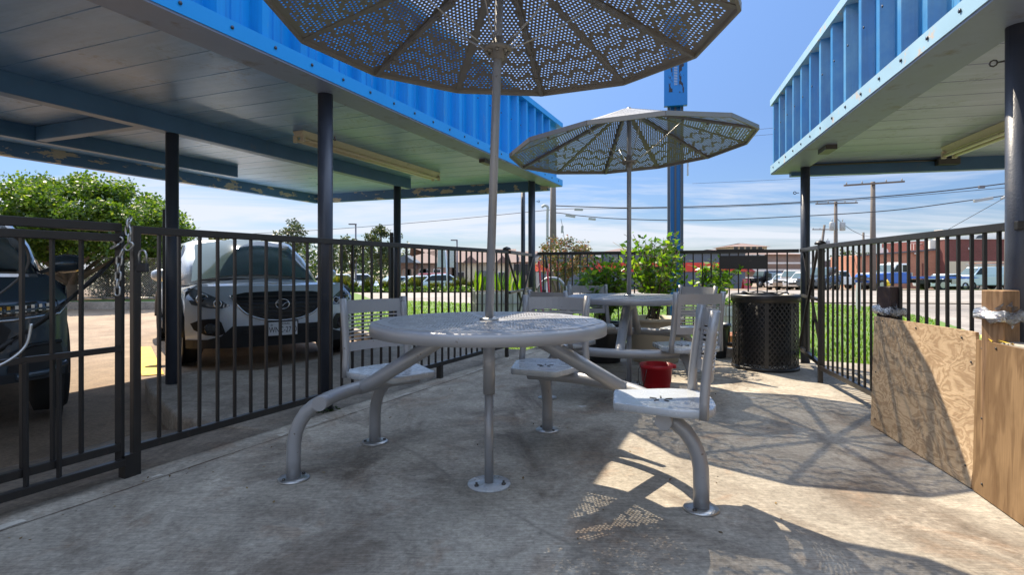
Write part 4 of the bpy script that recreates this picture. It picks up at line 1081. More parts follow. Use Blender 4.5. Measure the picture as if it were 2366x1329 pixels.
# potted shrubs
def shrub(label, base, h, w, seed, n_stems, leaves, lean=(0, 0), drop=0):
    T = thing('potted_shrub', label, 'plant', base); r = random.Random(seed); q = MB(); lf = MB(); random.seed(seed+1)
    for k in range(n_stems):
        a = r.random()*6.28; hh = h*r.uniform(.55, 1.0); o = w*.5*r.uniform(.35, 1.0)*(1.15-hh/h*.55)
        pts = spl([(r.gauss(0, .04), r.gauss(0, .04), 0), (math.cos(a)*o*.35+lean[0]*.3, math.sin(a)*o*.35, hh*.4), (math.cos(a)*o*.8+lean[0]*.7, math.sin(a)*o*.8, hh*.75), (math.cos(a)*o+lean[0], math.sin(a)*o+lean[1], hh)], 5)
        q.tube(pts, [.010-.007*i/(len(pts)-1) for i in range(len(pts))], 5)
        for i in range(4 if not drop else 7, len(pts)):
            d = (pts[i]-pts[i-1]).normalized()
            for _ in range(leaves):
                p = pts[i]+Vector((r.gauss(0, .035), r.gauss(0, .035), r.gauss(0, .03)))
                lf.leaf(p, r.uniform(.026, .046), 2.2)
            if r.random() < .75:
                e = pts[i]+Vector((r.gauss(0, .12), r.gauss(0, .12), r.uniform(.02, .14))); q.tube([pts[i], e], .0025, 4)
                for _ in range(leaves):
                    lf.leaf(pts[i].lerp(e, r.uniform(.3, 1.05))+Vector((r.gauss(0, .02), r.gauss(0, .02), r.gauss(0, .02))), r.uniform(.026, .046), 2.2)
    obj('stem', q, M['bark'], T); obj('foliage', lf, M['leaf_pot'], T); return T
def pot(name, label, c, r0, r1, h, m, lip=.02):
    T = thing(name, label, 'plant pot', (c[0], c[1], c[2]))
    q = MB(); q.lathe([(r0, 0), (r0+.005, .01), (r1*.98, h*.8), (r1, h-.04), (r1+lip, h-.035), (r1+lip, h), (r1-.015, h), (r1-.03, h-.06), (r1-.05, h-.07)], n=36); obj('body', q, m, T)
    q = MB(); q.lathe([(0, h-.05), (r1-.03, h-.055)], n=24); obj('soil', q, M['soil'], T); return T
B = at(1513, 0, 6.15); pot('plant_pot', 'large beige pot behind the farther table', (B.x, 6.15, 0), .24, .285, .47, M['beige_pot'])
shrub('tall leafy green shrub growing in the large beige pot', (B.x, 6.15, .42), .92, 1.0, 91, 24, 2)
B = at(1395, 0, 6.1); pot('plant_pot', 'black nursery pot behind the farther table', (B.x, 6.1, 0), .17, .20, .42, M['black_plastic'])
shrub('lower bushy green shrub growing in the black nursery pot', (B.x, 6.1, .38), .70, .66, 93, 16, 3)
B = at(1632, 0, 6.62); pot('plant_pot', 'dark pot mostly hidden behind the chairs and beige pot', (B.x, 6.42, 0), .15, .18, .38, M['black_plastic'])
shrub('leafy shrub leaning right beside the blue sign post', (B.x-.12, 6.42, .34), .74, .5, 95, 9, 3, (.22, 0))
B = at(1694, 0, 7.0); pot('plant_pot', 'small terracotta pot on the grass left of the black bin', (B.x, 7.0, -.15), .10, .16, .34, M['terracotta'], .025)
# cut tote planters in wire cages
def tote(label, c, rz, w, d, h, plant):
    T = thing('tote_planter', label, 'planter', c, rz)
    q = MB(); q.box((0, 0, h/2+.03), (w-.05, d-.05, h)); obj('tank', q, M['tote'], T, bevel=.04)
    q = MB(); n = 7; zs = [.03+(h)*k/4 for k in range(5)]
    ring = [(-w/2, -d/2), (w/2, -d/2), (w/2, d/2), (-w/2, d/2)]
    for z in zs:
        for k in range(4): q.bar((*ring[k], z), (*ring[(k+1) % 4], z), .014, .014)
    for k in range(4):
        a, b = Vector((*ring[k], 0)), Vector((*ring[(k+1) % 4], 0))
        for j in range(n): p = a.lerp(b, j/n); q.bar(p, p+Vector((0, 0, h+.04)), .014, .014)
    obj('cage', q, M['steel'], T)
    q = MB(); q.sheet([(-w/2+.04, -d/2+.04), (w/2-.04, -d/2+.04), (w/2-.04, d/2-.04), (-w/2+.04, d/2-.04)], .2, lambda x, y: (x, y, h+.032)); obj('soil', q, M['soil'], T)
    obj('planting', plant, M['leaf_pot'], T); return T
def reeds(w, d, h, n, seed, z):
    r = random.Random(seed); q = MB()
    for k in range(n):
        b = Vector((r.uniform(-w, w)*.45, r.uniform(-d, d)*.45, z)); a = r.random()*6.28; l = h*r.uniform(.5, 1.1); t = b+Vector((math.cos(a)*l*.22, math.sin(a)*l*.22, l)); s = Vector((math.cos(a+1.5), math.sin(a+1.5), 0))*.012
        q.add([b-s, b+s, b.lerp(t, .6)+s*1.2, b.lerp(t, .6)-s*1.2, t], [(0, 1, 2, 3), (3, 2, 4)])
    return q
random.seed(97)
lowp = MB()
for k in range(900): lowp.leaf((random.uniform(-.52, .52), random.uniform(-.45, .45), .60+random.uniform(0, .11)), .022, 2.2)
B = at(1152, 0, 9.2); tote('caged white tote planter with tall green reeds left of the corner gate', (B.x, 9.2, -.16), R(8), .82, .8, .77, reeds(.85, .8, .36, 110, 98, .77))
B = at(1727, 0, 8.4); tote('caged white tote planter with low plants behind the black bin', (B.x, 8.4, -.16), R(-10), 1.1, .95, .60, lowp)
# weeds at the pole base
random.seed(99); q = MB()
for k in range(70):
    a = random.random()*6.28; p = Vector((-1.31+math.cos(a)*.07, 4.03+math.sin(a)*.07, .001)); q.leaf(p, .012, 3)
tag(obj('weeds', q, M['leaf_dark']), kind='stuff')
# chain link fence
T = thing('chain_link_fence', 'galvanised chain link fence in front of the dark hedge', 'fence', (-17.6, 18.2, -.03))
E = Vector((7.9, .7, 0)); eu = E.normalized(); H = 1.33
q = MB(); k = -22
while k*.075 < E.length:
    for sg in (1, -1):
        s0 = k*.075; s1_ = s0+H
        a, b = max(0, s0), min(E.length, s1_)
        if b-a < .02: continue
        za, zb_ = (a-s0), (b-s0)
        if sg < 0: za, zb_ = H-za, H-zb_
        q.bar(eu*a+Vector((0, 0, za+.03)), eu*b+Vector((0, 0, zb_+.03)), .006, .006)
    k += 1
obj('wire_mesh', q, M['steel'], T)
for nm, z in (('top_rail', H+.03), ('bottom_rail', .05)):
    q = MB(); q.tube([(0, 0, z), E+Vector((0, 0, z))], .024, 8); obj(nm, q, M['steel'], T)
for s in (0.1, 2.7, 5.3, 7.85):
    q = MB(); q.tube([eu*s, eu*s+Vector((0, 0, H+.12))], .032, 8); obj('post', q, M['steel'], T)
# ------------------------------------------------------------------ the two parked cars by the fence
def suv(label, loc, rz, paint, style):
    """origin on the ground under the middle of the car, +x forward; x of the front bumper 2.27"""
    T = thing('parked_car', label, 'car', loc, rz); W = .92
    silver = style == 'silver'; zl = .24 if silver else .37
    hood = .86 if silver else .98; belt = .93 if silver else 1.04; roof = 1.50 if silver else 1.50
    def xf(y, z):
        k = abs(y)/W; b = 2.27-.10*k**2-.22*k**5
        b -= .55*max(0, z-hood*.86)**1.3*2.2 + .10*max(0, .42-z)
        return b + (.03*math.cos((z-.56)*5) if silver else .02)
    # body shell
    S = [(2.02, .86, .86, .05), (1.75, .905, hood+.035, .05), (1.4, .92, hood+.065, .055), (1.0, .92, belt-.02, .05), (.6, .92, belt, .0), (-.6, .92, belt+.02, 0), (-1.5, .91, belt+.04, 0), (-2.0, .88, belt+.05, 0), (-2.22, .78, belt, 0)]
    rings = []
    for x, w, zt_, cr in S:
        if x > 1.9: zt_ = hood+.03
        zs = zt_-.07 if x > .9 else zt_-.05
        h = [(.0, zl), (w*.80, zl), (w*.95, zl+.06), (w*.985, .45), (w, .62), (w*.985, .76), (w*.95, zs), (w*.80, zt_-.015 if x > .9 else zt_), (w*.45, zt_+cr*.7), (0, zt_+cr)]
        r = [(x, y, z) for y, z in h]+[(x, -y, z) for y, z in h[::-1][1:-1]]
        rings.append(r)
    q = MB(); q.loft(rings)
    # nose sheet: everything ahead of the first ring
    q.sheet([(-.90, zl), (.90, zl), (.915, .45), (.915, hood-.03), (.80, hood+.05), (.5, hood+.055), (0, hood+.05), (-.5, hood+.055), (-.80, hood+.05), (-.915, hood-.03), (-.915, .45)], .06, lambda y, z: (xf(y, z), y, z))
    n = 24; el = [(-.90, zl), (-.915, .45), (-.915, hood-.03), (-.80, hood+.05), (-.5, hood+.055), (0, hood+.05), (.5, hood+.055), (.80, hood+.05), (.915, hood-.03), (.915, .45), (.90, zl)]
    for a, b in zip(el[:-1], el[1:]):
        for t in range(6):
            p0 = (a[0]+(b[0]-a[0])*t/6, a[1]+(b[1]-a[1])*t/6); p1 = (a[0]+(b[0]-a[0])*(t+1)/6, a[1]+(b[1]-a[1])*(t+1)/6)
            bx = lambda p: (1.96, p[0]*.99, min(p[1], hood+.08)+(.02 if p[1] > .6 else 0))
            q.add([(xf(*p0), *p0), (xf(*p1), *p1), bx(p1), bx(p0)], [(0, 1, 2, 3)], True)
    obj('body', q, paint, T)
    def patch(name, poly, off, m, parent=T, step=.05):
        q = MB(); q.sheet(poly, step, lambda y, z: (xf(y, z)+off, y, z), True); return obj(name, q, m, parent)
    def mir(poly): return [(-y, z) for y, z in poly][::-1]
    # bonnet crease sheet is part of the body; cabin
    wb = [(1.02, .75), (.86, .835), (.1, .865), (-1.2, .865), (-1.95, .79), (-2.12, .65)]
    wt = [(.14, .60), (.06, .66), (-.25, .69), (-1.1, .685), (-1.65, .64), (-1.72, .55)]
    def full(w, z, lift=0): return [(x, y, z) for x, y in w]+[(x, -y, z) for x, y in w[::-1]]
    q = MB(); md = [((a[0]*.45+b[0]*.55), (a[1]*.45+b[1]*.55)+.025) for a, b in zip(wb, wt)]
    q.loft([full(wb, belt-.03), full(md, belt*.45+roof*.55), full(wt, roof-.03), full([(x*.93-.03, y*.9) for x, y in wt], roof), full([(x*.6-.3, y*.5) for x, y in wt], roof+.025)]); obj('cabin', q, paint, T)
    def quad(name, c, off, m, bul=0.0, n=8):
        c = [Vector(p) for p in c]; nn = (c[1]-c[0]).cross(c[3]-c[0]).normalized(); q = MB(); vs = []
        for i in range(n+1):
            for j in range(n+1):
                u, v = i/n, j/n; p = (c[0]*(1-u)+c[1]*u)*(1-v)+(c[3]*(1-u)+c[2]*u)*v
                vs.append(p+nn*(off+bul*(1-(2*u-1)**2)*(.6+.4*(1-(2*v-1)**2))))
        q.add(vs, [(i*(n+1)+j, (i+1)*(n+1)+j, (i+1)*(n+1)+j+1, i*(n+1)+j+1) for i in range(n) for j in range(n)], True); return obj(name, q, m, T)
    zb, zq = belt+.005, roof-.075
    ws = quad('windscreen', [(1.00, -.74, zb), (1.00, .74, zb), (.20, .61, zq), (.20, -.61, zq)], .012, M['screen'], .165)
    q = MB(); q.tube([(1.02, -.66, zb+.03), (1.08, 0, zb+.035), (1.02, .66, zb+.03)], .013, 6); obj('wiper', q, M['black_plastic'], T)
    for s in (1, -1):
        def sd(c): return c if s == 1 else [(x, -y, z) for x, y, z in c][::-1] and [(c[1][0], -c[1][1], c[1][2]), (c[0][0], -c[0][1], c[0][2]), (c[3][0], -c[3][1], c[3][2]), (c[2][0], -c[2][1], c[2][2])]
        quad('side_window', sd([(-.15, .843, zb+.01), (.70, .825, zb+.01), (.10, .640, zq), (-.20, .650, zq)][::1][::-1] if 0 else [(.70, .843, zb+.01), (-.12, .868, zb+.01), (-.20, .705, zq), (.06, .690, zq)]), .014, M['glass'], .02)
        quad('side_window', sd([(-.18, .868, zb+.01), (-1.1, .870, zb+.02), (-1.02, .702, zq), (-.26, .707, zq)]), .014, M['glass'], .02)
        quad('side_window', sd([(-1.16, .870, zb+.03), (-1.80, .815, zb+.06), (-1.50, .668, zq-.02), (-1.08, .700, zq)]), .014, M['glass'], .02)
        # mirror
        q = MB(); rings = []
        for f, sc2 in ((0, .45), (.12, .85), (.4, 1.0), (.75, .92), (.95, .62), (1, .3)):
            y = s*(.90+.24*f); rings.append([(.74-.02*f+.075*sc2*math.cos(k*.6283), y, belt+.085+.01*f+.085*sc2*math.sin(k*.6283)) for k in range(10)])
        q.loft(rings if s == 1 else [r_[::-1] for r_ in rings]); mi = obj('wing_mirror', q, paint, T)
        q = MB(); q.bar((.74, s*.82, belt+.01), (.74, s*.93, belt+.06), .06, .03); obj('mirror_arm', q, M['black_plastic'], mi)
        # wheels and arches
        for ax in (1.40, -1.32):
            q = MB(); c = (ax, s*(.80 if silver else .835), .355 if silver else .385)
            def lat(prof):
                m = MB(); m.lathe(prof, n=32); m.v = [(c[0]+x, c[1]+s*z, c[2]+y) for x, y, z in m.v]; return m
            wh = obj('wheel', lat([(.20, .0), (.355*.82, .125), (.335, .118), (.355, .085), (.357, .0), (.352, -.085), (.25, -.12)]), M['tyre'], T)
            rm = lat([(.0, .07), (.06, .085), (.07, .07), (.20, .085), (.245, .112), (.262, .118), (.262, .05)])
            obj('rim', rm, M['alloy'], wh)
            ar = MB(); pts = [(ax+.42*math.cos(k*math.pi/14), s*.905, .34+.42*math.sin(k*math.pi/14)) for k in range(15)]
            ar.tube(pts, .035, 8); obj('wheel_arch', ar, M['cladding'], T)
            wl_ = MB(); m = MB(); m.lathe([(0, 0), (.40, 0), (.40, .012), (0, .012)], n=24); wl_.add([(ax+x, s*(.902+z), .345+y) for x, y, z in m.v], m.f); obj('wheel_well', wl_, M['cladding'], T)
        q = MB(); q.box((0, s*.90, .30), (2.1, .06, .14)); obj('sill', q, M['cladding'], T, bevel=.02)
    if silver:
        gr = [(.0, .53), (.20, .55), (.36, .615), (.455, .72), (.51, .81), (.36, .840), (0, .85)]
        G_ = patch('grille', mir(gr)[:-1]+gr[1:] if 0 else [(-y, z) for y, z in gr[::-1]][:-1]+gr, .008, M['black_plastic'])
        for k in range(6):
            z = .565+k*.045; hw = .18+.265*smooth(.53, .74, z)+.02*k/5; q = MB(); N_ = 14
            pts = [(-hw+2*hw*i/N_) for i in range(N_+1)]
            q.loft([[(xf(y, z)+.012, y, z-.006), (xf(y, z)+.026, y, z-.004), (xf(y, z)+.026, y, z+.007), (xf(y, z)+.012, y, z+.010)] for y in pts]); obj('grille_bar', q, M['dark_steel'], G_)
        q = MB(); ch = [(-y, z) for y, z in [(.51, .81), (.455, .715), (.36, .608), (.20, .541)]]+[(0, .522)]+[(.20, .541), (.36, .608), (.455, .715), (.51, .81)]
        q.tube(spl([(xf(y, z)+.016, y, z) for y, z in ch], 4), .012, 8); obj('grille_trim', q, M['chrome'], T)
        E_ = MB(); E_.tube([(xf(0, .70)+.030, .072*math.cos(k*.3142), .705+.056*math.sin(k*.3142)) for k in range(20)], .006, 6, closed=True)
        E_.tube([(xf(0, .7)+.032, y, z) for y, z in spl2] if 0 else [(xf(0, .7)+.032, y, z) for y, z in ((-.066, .722), (-.035, .722), (-.012, .700), (0, .682), (.012, .700), (.035, .722), (.066, .722))], .006, 6); obj('emblem', E_, M['chrome'], T)
        hl = [(.52, .70), (.60, .672), (.70, .675), (.86, .715), (.905, .81), (.885, .895), (.82, .885), (.66, .80)]
        fg = [(.56, .40), (.60, .52), (.64, .565), (.78, .555), (.87, .51), (.84, .44), (.74, .385), (.64, .37)]
        for mm in (lambda p: p, mir):
            h = patch('headlight', mm(hl), .010, M['lamp_glass'])
            sg = 1 if mm is not mir else -1
            for cy, cz, rr_ in ((.765, .775, .054), (.635, .725, .036)):
                q = MB(); n_ = 20; q.tube([(xf(sg*cy, cz)+.018, sg*cy+rr_*math.cos(k*6.283/n_), cz+rr_*math.sin(k*6.283/n_)) for k in range(n_)], .008, 6, closed=True); obj('projector_ring', q, M['chrome'], h)
                q = MB(); q.lathe([(0, .0), (rr_*.8, 0), (rr_*.6, .012), (0, .018)], n=16); q.v = [(xf(sg*cy, cz)+.010+z, sg*cy+x, cz+y) for x, y, z in q.v]; obj('projector', q, M['lamp_dark'], h)
            f = patch('fog_recess', mm(fg), .010, M['black_plastic'])
            q = MB(); q.lathe([(0, .02), (.038, .02), (.05, .0), (.058, .0), (.058, .022), (.05, .026)], n=20); q.v = [(xf(sg*.70, .455)+.010+z, sg*.70+x, .455+y) for x, y, z in q.v]; obj('fog_lamp', q, M['lamp_dark'], f)
        low = [(-.90, .235), (.90, .235), (.91, .33), (.72, .335), (.60, .37), (.50, .475), (-.50, .475), (-.60, .37), (-.72, .335), (-.91, .33)]
        LB = patch('lower_bumper', low, .014, M['cladding'])
        it = patch('lower_intake', [(-.42, .37), (.42, .37), (.40, .455), (-.40, .455)], .022, M['black_plastic'], LB)
        for z in (.395, .43):
            q = MB(); q.bar((xf(-.4, z)+.024, -.39, z), (xf(-.4, z)+.024, .39, z), .02, .008); obj('intake_bar', q, M['cladding'], LB)
        px_ = xf(0, .43)+.052
        PF = MB(); PF.box((px_-.012, 0, .43), (.02, .335, .175)); pf = obj('plate_frame', PF, M['black_plastic'], T, bevel=.008)
        PF = MB(); PF.box((px_, 0, .43), (.006, .305, .150)); PL_ = obj('number_plate', PF, M['plate_white'], pf)
        Mx = Matrix.Translation((px_+.0035, 0, .415)) @ Matrix(((0, 0, 1, 0), (1, 0, 0, 0), (0, 1, 0, 0), (0, 0, 0, 1)))
        lettering('lettering', 'WNC-2710', .078, Mx @ Matrix.Diagonal((.78, 1.15, 1, 1)), M['ink'], PL_)
        lettering('lettering', 'TEXAS', .034, Mx @ Matrix.Translation((0.02, .068, 0)), M['ink'], PL_)
        lettering('lettering', '*', .06, Mx @ Matrix.Translation((-.12, .045, 0)), M['ink'], PL_)
        q = MB(); q.tube([(.87, s*.30*1.0-.35, belt+.30) for s in (1,)]+[(.60, -.05, belt+.30)], .01)
        # pale seats and steering wheel showing through are left to the glass reflections
    else:
        gr = [(-.55, .58), (.55, .58), (.60, .70), (.50, .80), (-.50, .80), (-.60, .70)]
        patch('grille', gr, .008, M['black_plastic'])
        hl = [(.40, .775), (.86, .80), (.885, .845), (.84, .885), (.40, .845)]
        for mm, sg in ((lambda p: p, 1), (mir, -1)):
            h = patch('headlight', mm(hl), .012, M['lamp_dark'])
            for k in range(9):
                y = .46+k*.042; w_ = .022
                for z_, m_, hh in ((.832, M['amber'] if k in (2, 3) else M['lamp_white'], .022), (.803, M['lamp_white'], .006)):
                    q = MB(); q.box((xf(y, z_)+.016, sg*y, z_+(k*.002)), (.008, w_*.8, hh)); obj('lamp_element', q, m_, h)
            q = MB(); q.tube([(xf(y, z)+.014, sg*y, z) for y, z in ((.40, .755), (.60, .762), (.86, .785), (.90, .84))], .012, 6); obj('headlight_trim', q, M['chrome'], h)
            f = patch('air_curtain', mm([(.58, .43), (.60, .54), (.70, .585), (.87, .59), (.89, .50), (.80, .42)]), .012, M['black_plastic'])
            q = MB(); q.tube([(xf(y, z)+.016, sg*y, z) for y, z in ((.60, .54), (.70, .593), (.87, .596))], .014, 6); obj('crease_trim', q, M['black_plastic'], f)
            q = MB(); q.tube([(xf(y, z)+.014, sg*y, z) for y, z in ((.62, .40), (.78, .405), (.90, .44))], .022, 8); obj('lip', q, paint, T)
        patch('lower_bumper', [(-.90, .365), (.90, .365), (.90, .42), (-.90, .42)], .012, M['cladding'])
        q = MB(); q.bar((.55, .835, belt+.0), (.50, .95, belt+.03), .02, .02)
        # dashboard sticker behind the screen
        Mx = Matrix.Translation((.86, .38, belt+.115)) @ Matrix.Rotation(-.72, 4, 'Y') @ Matrix(((0, 0, 1, 0), (1, 0, 0, 0), (0, 1, 0, 0), (0, 0, 0, 1)))
        q = MB(); q.box((0, 0, 0), (.19, .05, .002)); q.v = [tuple(Mx @ Vector(v)) for v in q.v]; st = obj('sticker', q, M['sky_ink'], ws)
        lettering('lettering', '02-21', .045, Mx @ Matrix.Translation((0, 0, .002)), M['ink'], st)
    return T
fw = Vector((.588, -.809, 0)); cm = Vector((-2.74, 6.74, -.155))-fw*2.27*1.06
SV = suv('silver SUV facing the patio under the canopy, Texas plate on its front bumper', cm, math.atan2(fw.y, fw.x), M['car_silver'], 'silver'); SV.scale = (1.06, 1.06, 1.04)
fw = Vector((.68, -.733, 0)).normalized(); lf_ = Vector((-fw.y, fw.x, 0))
cd = Vector((-3.66, 4.60, -.155))-fw*1.40-lf_*.92
suv('dark slate SUV cut off by the left edge of the photo, behind the chained gate', cd, math.atan2(fw.y, fw.x), M['car_dark'], 'dark').scale = (1, 1, 1.06)
# ------------------------------------------------------------------ far vehicles
def far_car(label, loc, rz, paint, prof='sedan', group=None, cat='car', name='parked_car', scale=1.0):
    T = thing(name, label, cat, loc, rz, group); W = .86*scale
    if prof == 'sedan':
        body = [(-2.2, .3), (2.2, .3), (2.25, .6), (2.1, .72), (1.1, .85), (-1.5, .90), (-2.2, .85), (-2.25, .55)]
        cab = [(1.0, .84), (.25, 1.38), (-.9, 1.42), (-1.75, .90)]
    elif prof == 'suv':
        body = [(-2.2, .32), (2.15, .32), (2.2, .7), (2.05, .9), (1.0, 1.0), (-2.2, 1.05), (-2.25, .6)]
        cab = [(.95, .99), (.3, 1.62), (-1.9, 1.66), (-2.2, 1.04)]
    elif prof == 'jeep':
        body = [(-2.0, .45), (2.0, .45), (2.02, .95), (1.9, 1.08), (.7, 1.12), (-2.0, 1.12)]
        cab = [(.65, 1.11), (.35, 1.78), (-1.9, 1.80), (-2.0, 1.11)]
    elif prof == 'pickup':
        body = [(-2.6, .45), (2.4, .45), (2.45, .95), (2.3, 1.08), (1.0, 1.15), (-2.6, 1.12)]
        cab = [(.95, 1.14), (.35, 1.75), (-.6, 1.76), (-.8, 1.12)]
    else:
        body = [(-2.5, .4), (2.5, .4), (2.55, .85), (2.45, 1.0), (1.55, 1.18), (1.45, 1.25), (-2.5, 1.25)]
        cab = [(1.5, 1.24), (.75, 2.02), (-2.48, 2.10), (-2.5, 1.25)]
    def pris(poly, w, w2=None):
        q = MB(); w2 = w2 or w; zm = max(z for x, z in poly); zl = min(z for x, z in poly)
        wd = lambda z: w+(w2-w)*(z-zl)/(zm-zl)
        q.loft([[(x, -wd(z), z) for x, z in poly], [(x, wd(z), z) for x, z in poly]], smooth=False); q.v = [(x*scale, y, z*scale) for x, y, z in q.v]; return q
    obj('body', pris(body, W), paint, T, bevel=.07, recalc=True)
    obj('cabin', pris(cab, W*.96, W*.80), paint, T, bevel=.06, recalc=True)
    zl, zm = min(z for x, z in cab), max(z for x, z in cab)
    fx = lambda i, f: cab[i][0]+(cab[i+1][0]-cab[i][0])*f
    A, Bc, Cc, D = [(x*scale, z*scale) for x, z in cab]
    def lerp2(p, q_, f): return (p[0]+(q_[0]-p[0])*f, p[1]+(q_[1]-p[1])*f)
    g0, g1, g2, g3 = lerp2(A, Bc, .12), lerp2(A, Bc, .84), lerp2(D, Cc, .84), lerp2(D, Cc, .12)
    wz = lambda z: (W*.96+(W*.80-W*.96)*(z/scale-zl)/(zm-zl))
    for s in (1, -1):
        x0, x1 = g3[0]+.15, g0[0]-.12
        if prof == 'van': x0 = x1-1.0
        poly = [(x0, g3[1]+.02), (x1, g0[1]+.02), (g1[0]-.08, g1[1]), (max(g2[0]+.1, x0+.04), g2[1])]
        q = MB(); q.add([(x, s*(wz(z)+.010), z) for x, z in poly], [(0, 1, 2, 3)]); obj('side_window', q, M['glass'], T)
    nn = .02
    q = MB(); q.add([(g0[0]+nn, -wz(g0[1])*.9, g0[1]+nn), (g0[0]+nn, wz(g0[1])*.9, g0[1]+nn), (g1[0]+nn, wz(g1[1])*.9, g1[1]+nn), (g1[0]+nn, -wz(g1[1])*.9, g1[1]+nn)], [(0, 1, 2, 3)]); obj('windscreen', q, M['screen'], T)
    bx_ = body[-1][0]
    fx_, fz = max(body)[0]*scale, (.66 if prof in ('sedan',) else .82)*scale
    for s in (1, -1):
        q = MB(); q.box((fx_-.06, s*W*.72, fz), (.14, .32*scale, .14*scale)); obj('headlight', q, M['lamp_glass'], T, bevel=.02)
        for ax in (max(x for x, z in body)-.9, min(x for x, z in body)+.85):
            r = (.33 if prof == 'sedan' else .38)*scale; q = MB(); q.lathe([(0, .02), (r*.6, .0), (r*.66, .03), (r, .02), (r, -.2), (0, -.2)], n=20)
            q.v = [(ax*scale+x, s*(W+.005+z), r+y) for x, y, z in q.v]; w_ = obj('wheel', q, M['tyre'], T)
            q = MB(); q.lathe([(0, .03), (r*.58, .022), (r*.62, .0)], n=14); q.v = [(ax*scale+x, s*(W+.005+z), r+y) for x, y, z in q.v]; obj('rim', q, M['alloy'], w_)
    q = MB(); q.box((fx_-.01, 0, fz-.12*scale), (.06, W*.9, .16*scale)); obj('grille', q, M['black_plastic'], T)
    return T
def gz(px_, Y): x = (px_-CX)*Y/F; return (x, Y, zt(x, Y))
far_car('boxy black four wheel drive parked by the grey and red building', gz(1762, 62), R(200), M['car_black'], 'jeep')
far_car('dark hatchback facing out between the black four wheel drive and the parked row', gz(1797, 60), R(262), M['car_dark'], 'suv')
far_car('white hatchback first in the parked row behind the bin', gz(1815, 50), R(222), M['car_white'], 'sedan')
far_car('champagne saloon with open bonnet glare in the parked row by the gate post', gz(1836, 46), R(222), M['car_tan'], 'suv')
far_car('white saloon half hidden by the right canopy post', gz(1862, 44), R(222), M['car_white'], 'sedan')
far_car('dark green car seen between the crossed braces of the right gate', gz(1893, 41), R(225), M['car_dark'], 'suv')
far_car('white pickup truck parked behind the blue tow truck bonnet', gz(1935, 53), R(188), M['car_white'], 'pickup')
far_car('pale blue work van with ladders on its roof at the brick building', gz(2268, 50.5), R(183), M['car_mist'], 'van', name='work_van', cat='van')
VAN = bpy.data.objects['work_van']
q = MB()
for s in (-.55, 0, .55): q.tube([(-2.3, s, 2.28), (1.0, s, 2.25)], .035, 6)
for x in (-2, -.7, .5):
    q.bar((x, -.72, 2.2), (x, .72, 2.2), .04, .04)
    for s in (-.7, .7): q.bar((x, s, 2.05), (x, s, 2.2), .04, .04)
obj('roof_rack', q, M['steel'], VAN)
q = MB(); q.tube([(-2.4, .35, 2.36), (1.4, .30, 2.33)], .07, 8); tag(obj('pipe_tube', q, M['brick_orange'], VAN))
q = MB(); q.lathe([(0, 0), (.11, 0), (.11, .012), (0, .012)], n=16); q.v = [(-.9+x, .872+z, .85+y) for x, y, z in q.v]; obj('round_mark', q, M['car_blue'], VAN)
far_car('white saloon behind the flatbed with its sloping bonnet showing', gz(2178, 50), R(190), M['car_white'], 'sedan')
far_car('black saloon behind the flatbed beside the pale blue van', gz(2208, 53), R(192), M['car_black'], 'sedan')
for k, (px_, Y, a, m, lab, pr) in enumerate(((797, 44, 12, 'car_white', 'white van parked far left behind the ornamental grass', 'suv'), (838, 46, 20, 'car_white', 'white pickup far off behind the slim young tree', 'pickup'), (930, 43, 30, 'car_mist', 'pale blue saloon parked left of the gabled porch building', 'sedan'), (955, 42, 200, 'car_white', 'white car parked in front of the gabled porch', 'sedan'), (978, 43, 195, 'car_red', 'dark red car parked in front of the brown roofed building', 'suv'), (1006, 40, 190, 'car_mist', 'silver blue car nearest the square road sign in the far lot', 'sedan'))):
    far_car(lab, gz(px_, Y), R(a), M[m], pr)
# flatbed tow truck
tx, ty, tz = gz(2072, 46)
T = thing('tow_truck', 'blue and white flatbed tow truck parked along the far kerb', 'tow truck', (tx, ty, tz), R(184))
def lp(poly, y0, y1): q = MB(); q.loft([[(x, y0, z) for x, z in poly], [(x, y1, z) for x, z in poly]], smooth=False); return q
obj('bonnet', lp([(1.15, .55), (2.9, .55), (2.95, 1.0), (2.85, 1.28), (1.15, 1.42)], -.95, .95), M['car_blue'], T, bevel=.08, recalc=True)
obj('cab', lp([(-.35, .55), (1.2, .55), (1.2, 1.42), (-.35, 1.42)], -1.0, 1.0), M['car_blue'], T, bevel=.05, recalc=True)
c = obj('cab_roof', lp([(-.35, 1.40), (1.22, 1.40), (.75, 2.12), (-.30, 2.15)], -.92, .92), M['car_white'], T, bevel=.07, recalc=True)
q = MB(); q.box((2.1, 0, 1.36), (1.5, 1.6, .10), 0, .07); obj('bonnet_top', q, M['car_white'], T, bevel=.04)
